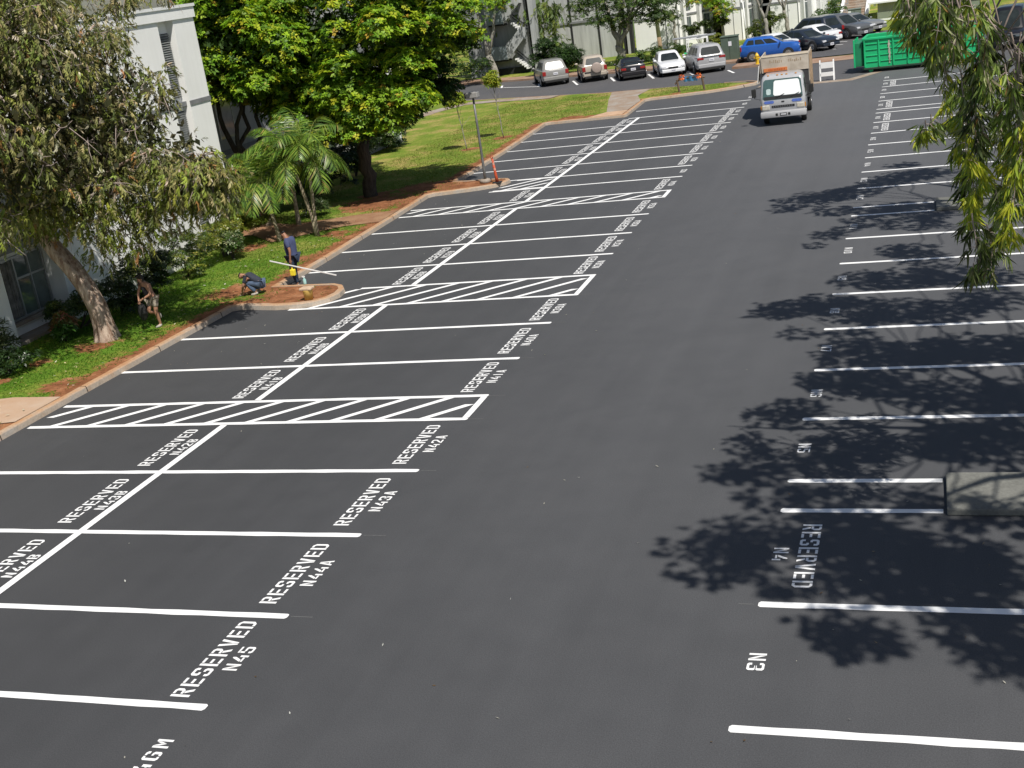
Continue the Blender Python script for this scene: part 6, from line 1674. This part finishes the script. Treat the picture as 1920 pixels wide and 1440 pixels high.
def person(label, loc, rz, K, skinm, shirtm, trouserm, hairm, shoem, short=False, hair_long=False, sleeveless=False, scale=1.0, bulk=1.0):
    """K: joint positions facing local -Y; left side is +X"""
    t = thing('person', label, 'person', loc, rz)
    t.scale = (scale,) * 3
    J = {}; E = []
    def add(k, p, r, link=None):
        J[k] = (p[0], p[1], p[2], r)
        if link: E.append((link, k))
    add('pelvis', K['pelvis'], .125 * bulk); add('spine', K['spine'], .12 * bulk, 'pelvis'); add('chest', K['chest'], .13 * bulk, 'spine')
    add('neck', K['neck'], .052, 'chest'); add('head', K['head'], .083, 'neck'); add('top', K['top'], .07, 'head')
    hd = Vector(K['head']); tp = Vector(K['top']); ax = (tp - hd).normalized()
    face = Vector(K.get('face', (0, -1, -.3))).normalized()
    add('jaw', hd + face * .06 - ax * .045, .042, 'head')
    for s, S in ((1, 'L'), (-1, 'R')):
        add('sh' + S, K['sh' + S], .062, 'chest'); add('el' + S, K['el' + S], .043, 'sh' + S); add('wr' + S, K['wr' + S], .030, 'el' + S)
        w = Vector(K['wr' + S]); e = Vector(K['el' + S]); d = (w - e).normalized()
        d = (d + Vector(K.get('hand' + S, (0, 0, 0)))).normalized()
        side = d.cross(Vector((0, 0, 1)) if abs(d.z) < .8 else Vector((1, 0, 0))).normalized()
        palm = w + d * .075
        add('pm' + S, palm, (.036, .022), 'wr' + S)
        curl = d.cross(side).normalized()
        for f, (off, ln) in enumerate(((-.028, .068), (-.010, .078), (.009, .072), (.027, .056))):
            a = palm + d * .03 + side * off
            b = a + d * ln * .5 + curl * .012; c = b + d * ln * .30 + curl * ln * .42
            add('f%d%sa' % (f, S), a, .010, 'pm' + S); add('f%d%sb' % (f, S), b, .009, 'f%d%sa' % (f, S)); add('f%d%sc' % (f, S), c, .007, 'f%d%sb' % (f, S))
        a = palm - d * .03 + side * -.04; b = a + d * .04 - side * .012 + curl * .018
        add('t%sa' % S, a, .012, 'pm' + S); add('t%sb' % S, b, .009, 't%sa' % S)
        add('hp' + S, K['hp' + S], .088, 'pelvis'); add('kn' + S, K['kn' + S], .058, 'hp' + S); add('an' + S, K['an' + S], .038, 'kn' + S); add('toe' + S, K['toe' + S], (.034, .026), 'an' + S)
        J['cf' + S] = (*lerp(K['kn' + S], K['an' + S], .35), .054); E.remove(('kn' + S, 'an' + S)); E += [('kn' + S, 'cf' + S), ('cf' + S, 'an' + S)]
    skinned('body', J, E, skinm, t, 1, 'pelvis')
    # clothing
    def sub(ks, grow, cut=None):
        j = {}; e = []
        for k in ks: j[k] = (*J[k][:3], (J[k][3] if not isinstance(J[k][3], tuple) else J[k][3][0]) + grow)
        return j
    j = sub(['spine', 'pelvis', 'chest'], .022)
    e = [('spine', 'pelvis'), ('spine', 'chest')]
    j['nk'] = (*lerp(K['chest'], K['neck'], .65), .075); e.append(('chest', 'nk'))
    if not sleeveless:
        for S in 'LR':
            j['sh' + S] = (*K['sh' + S], .083); e.append(('chest', 'sh' + S))
            j['sl' + S] = (*lerp(K['sh' + S], K['el' + S], .75), .066); e.append(('sh' + S, 'sl' + S))
    skinned('shirt', j, e, shirtm, t, 2, 'spine')
    j = {'pelvis': (*lerp(K['pelvis'], K['spine'], .12), .142 * (1 + (bulk - 1) * .6))}; e = []
    for S in 'LR':
        j['hp' + S] = (*K['hp' + S], .104); e.append(('pelvis', 'hp' + S))
        if short:
            j['md' + S] = (*lerp(K['hp' + S], K['kn' + S], .62), .092); e.append(('hp' + S, 'md' + S))
        else:
            j['kn' + S] = (*K['kn' + S], .078); e.append(('hp' + S, 'kn' + S)); j['hm' + S] = (*lerp(K['kn' + S], K['an' + S], .92), .062); e.append(('kn' + S, 'hm' + S))
    skinned('trousers' if not short else 'shorts', j, e, trouserm, t, 2, 'pelvis')
    for S in 'LR':
        a = Vector(K['an' + S]); b = Vector(K['toe' + S])
        skinned('shoe', {'h': (*(a + (a - b) * .25 - Vector((0, 0, .025))), .045), 'm': (*lerp(a - Vector((0, 0, .03)), b, .6), .047), 't': (*(b + (b - a) * .15), .036)}, [('h', 'm'), ('m', 't')], shoem, t, 2, 'h')
    # hair cap, nose, eyes, ears
    back = -face
    jj = {'a': (*(hd + ax * .035 + back * .022), .088), 'b': (*(tp + back * .008), .066)}
    ee = [('a', 'b')]
    if hair_long:
        jj['c'] = (*(hd + back * .07 - Vector((0, 0, .02))), .075); jj['d'] = (*(hd + back * .08 - Vector((0, 0, .16))), .06); ee += [('a', 'c'), ('c', 'd')]
    skinned('hair', jj, ee, hairm, t, 2, 'a')
    sd = face.cross(ax).normalized()
    mb = MB(); q = hd + face * .088
    mb.add([q + ax * .03, q - sd * .014 - ax * .01, q + sd * .014 - ax * .01, q + face * .022 - ax * .008], [(0, 1, 3), (0, 3, 2), (1, 2, 3)]); mb.build('nose', skinm, t)
    for s in (-1, 1):
        mb = MB(); mb.ball(tuple(hd + face * .078 + sd * s * .03 + ax * .028), .010, 0, 8, 6); mb.build('eye', M_DARK, t)
        mb = MB(); mb.ball(tuple(hd + sd * s * .083 - ax * .0), (.016, .016, .03), 0, 8, 6); mb.build('ear', skinm, t)
    mb = MB(); mb.ball(tuple(hd + face * .088 - ax * .045), (.02, .012, .006), 0, 8, 5); mb.build('mouth', mat('lip', (.20, .07, .05), .6, .1, 9) if 'lip' not in bpy.data.materials else bpy.data.materials['lip'], t)
    return t
SK1 = mat('skin_brown', (.30, .145, .085), .55, .08, 8); SK2 = mat('skin_tan', (.36, .19, .12), .55, .08, 8)
HAIR = mat('hair_black', (.012, .010, .009), .6, .2, 20); NAVY = mat('navy_cloth', (.055, .07, .15), .9, .2, 5, bump=.3, bscale=14); JEAN = mat('denim_dark', (.022, .035, .065), .9, .35, 7, bump=.3, bscale=14)
DSH = mat('charcoal_cloth', (.030, .035, .05), .9, .2, 5, bump=.3, bscale=14); JE2 = mat('denim_mid', (.07, .105, .17), .9, .35, 7, bump=.3); BLC = mat('black_cloth', (.012, .012, .015), .9, .2, 5); KHA = mat('khaki_cloth', (.33, .29, .23), .9, .15, 6, bump=.2); SHO = mat('shoe_pale', (.40, .37, .33), .7, .3, 9); SHD = mat('shoe_dark', (.05, .045, .04), .7, .3, 9)
# standing man, faces left (-x): local -Y turned by -90 degrees
person('man in navy t-shirt and dark jeans standing behind the island with a white straightedge', (-9.50, 21.36, 0), math.radians(-90),
       dict(pelvis=(0, .01, .93), spine=(0, -.02, 1.11), chest=(0, -.01, 1.30), neck=(0, -.07, 1.46), head=(0, -.13, 1.56), top=(0, -.16, 1.655), face=(0, -.85, -.5),
            shL=(.185, .0, 1.40), elL=(.25, .10, 1.12), wrL=(.26, .06, .88), shR=(-.185, 0, 1.40), elR=(-.26, -.02, 1.12), wrR=(-.22, -.2, .98), handL=(0, 0, -.2),
            hpL=(.09, .01, .88), knL=(.11, -.03, .49), anL=(.11, .08, .085), toeL=(.13, -.09, .04), hpR=(-.09, .01, .88), knR=(-.11, -.07, .49), anR=(-.12, -.06, .085), toeR=(-.14, -.23, .04)), SK1, NAVY, JEAN, HAIR, SHO, scale=1.04, bulk=1.28)
person('crouching man in a charcoal shirt and blue jeans bent over the soil at the island', (-10.28, 20.15, .14), math.radians(-78),
       dict(pelvis=(0, .20, .34), spine=(0, .08, .47), chest=(0, -.08, .56), neck=(0, -.23, .60), head=(0, -.33, .59), top=(0, -.40, .655), face=(0, -.6, -.8),
            shL=(.18, -.12, .58), elL=(.25, -.24, .34), wrL=(.12, -.34, .16), shR=(-.18, -.12, .58), elR=(-.25, -.24, .34), wrR=(-.10, -.36, .15),
            hpL=(.10, .19, .31), knL=(.17, -.16, .40), anL=(.14, .10, .085), toeL=(.15, -.06, .035), hpR=(-.10, .19, .31), knR=(-.17, -.16, .40), anR=(-.14, .10, .085), toeR=(-.15, -.06, .035)), SK2, DSH, JE2, HAIR, SHO)
person('woman in black tank top and khaki shorts on shaded grass by the leaning tree', (-11.72, 17.15, .135), math.radians(-16),
       dict(pelvis=(-.02, 0, .84), spine=(-.05, -.03, 1.00), chest=(-.09, -.07, 1.17), neck=(-.12, -.11, 1.33), head=(-.14, -.16, 1.415), top=(-.15, -.19, 1.515), face=(-.15, -.8, -.6),
            shL=(.08, -.07, 1.25), elL=(.16, -.16, 1.00), wrL=(-.02, -.30, .90), shR=(-.26, -.07, 1.25), elR=(-.34, -.16, 1.00), wrR=(-.17, -.32, .88),
            hpL=(.09, 0, .80), knL=(.09, -.05, .45), anL=(.08, .02, .085), toeL=(.09, -.14, .04), hpR=(-.09, 0, .80), knR=(-.10, -.14, .48), anR=(-.10, .20, .34), toeR=(-.10, .22, .21)), SK2, BLC, KHA, HAIR, SHO, True, True, True)
# things they hold
t = thing('straightedge', 'long white straightedge carried by the standing man', 'straightedge', (-9.05, 21.05, .63))
mb = MB(); mb.box(-1.10, 1.10, -.009, .009, -.019, .019, bev=.004, M=Matrix.Rotation(math.radians(15), 4, 'Y')); mb.build('bar', M_BRIGHT, t)
t = thing('jug', 'small yellow jug hanging from the standing man\'s hand', 'jug', (-9.40, 21.03, .42))
mb = MB(); mb.box(-.075, .085, -.06, .06, 0, .20, bev=.025); mb.lathe([(.03, .2), (.03, .25)], 10); mb.build('jug_body', mat('jug_yellow', (.80, .66, .04), .45, .1, 9), t)
mb = MB(); mb.tube([(-.05, 0, .19), (-.05, 0, .27), (.03, 0, .28), (.06, 0, .19)], .011, 6); mb.build('handle', M_BLACK, t)
t = thing('sack', 'dark crumpled sack held in front of the woman', 'sack', (-11.92, 16.86, .55))
mb = MB(); mb.ball((0, 0, .12), (.13, .11, .26), 0, 12, 9)
mb.v = [(x + random.uniform(-.015, .015), y + random.uniform(-.015, .015), z) for x, y, z in mb.v]; mb.build('bag', M_BLACK, t, True)
t = thing('trowel', 'small trowel in the soil in front of the crouching man', 'trowel', (-10.68, 20.05, .15))
mb = MB(); mb.add([(-.06, -.035, .01), (.05, -.045, .012), (.05, .045, .012), (-.06, .035, .01), (-.14, 0, .008)], [(0, 1, 2, 3), (0, 3, 4)]); mb.build('blade', M_STEEL, t)
mb = MB(); mb.tube([(.05, 0, .014), (.10, 0, .05), (.2, 0, .06)], [.008, .014, .016], 6); mb.build('handle', M_WOODP, t)

# ------------------------------------------------------- world, sun, camera
w = bpy.data.worlds.new('World'); SC.world = w; w.use_nodes = True
nt = w.node_tree; nt.nodes.clear()
sky = nt.nodes.new('ShaderNodeTexSky'); sky.sky_type = 'NISHITA'; sky.sun_disc = False
sky.sun_elevation = math.asin(SUN.z); sky.sun_rotation = math.atan2(SUN.x, SUN.y)
sky.air_density = 1.0; sky.dust_density = 1.2; sky.ozone_density = 1.0
bg = nt.nodes.new('ShaderNodeBackground'); bg.inputs['Strength'].default_value = SKY_STRENGTH
wo = nt.nodes.new('ShaderNodeOutputWorld')
nt.links.new(sky.outputs[0], bg.inputs[0]); nt.links.new(bg.outputs[0], wo.inputs[0])
sl = bpy.data.lights.new('sun', 'SUN'); sl.energy = SUN_STRENGTH; sl.angle = math.radians(.53); sl.color = (1.0, .955, .88)
so = bpy.data.objects.new('sun', sl); COL.objects.link(so)
so.rotation_euler = SUN.to_track_quat('Z', 'Y').to_euler(); so.location = (0, 0, 40)

cam = bpy.data.cameras.new('camera'); co = bpy.data.objects.new('camera', cam); COL.objects.link(co)
cam.sensor_width = 36; cam.lens = 2329.79 / 1920 * 36; cam.clip_end = 3000; cam.clip_start = .1
yaw, pit, rol = math.radians(-20.03669), math.radians(18.43524), math.radians(-8.26490)
f = Vector((math.sin(yaw) * math.cos(pit), math.cos(yaw) * math.cos(pit), -math.sin(pit)))
r = Vector((math.cos(yaw), -math.sin(yaw), 0)); u = r.cross(f)
r2 = r * math.cos(rol) + u * math.sin(rol); u2 = -r * math.sin(rol) + u * math.cos(rol)
co.matrix_world = Matrix(((r2.x, u2.x, -f.x, 8.87416), (r2.y, u2.y, -f.y, -11.45613), (r2.z, u2.z, -f.z, 8.28424), (0, 0, 0, 1)))
SC.camera = co
SC.view_settings.view_transform = 'Standard'; SC.view_settings.look = 'None'
SC.view_settings.exposure = 0; SC.view_settings.gamma = 1
SC.cycles.max_bounces = 6; SC.cycles.transparent_max_bounces = 4
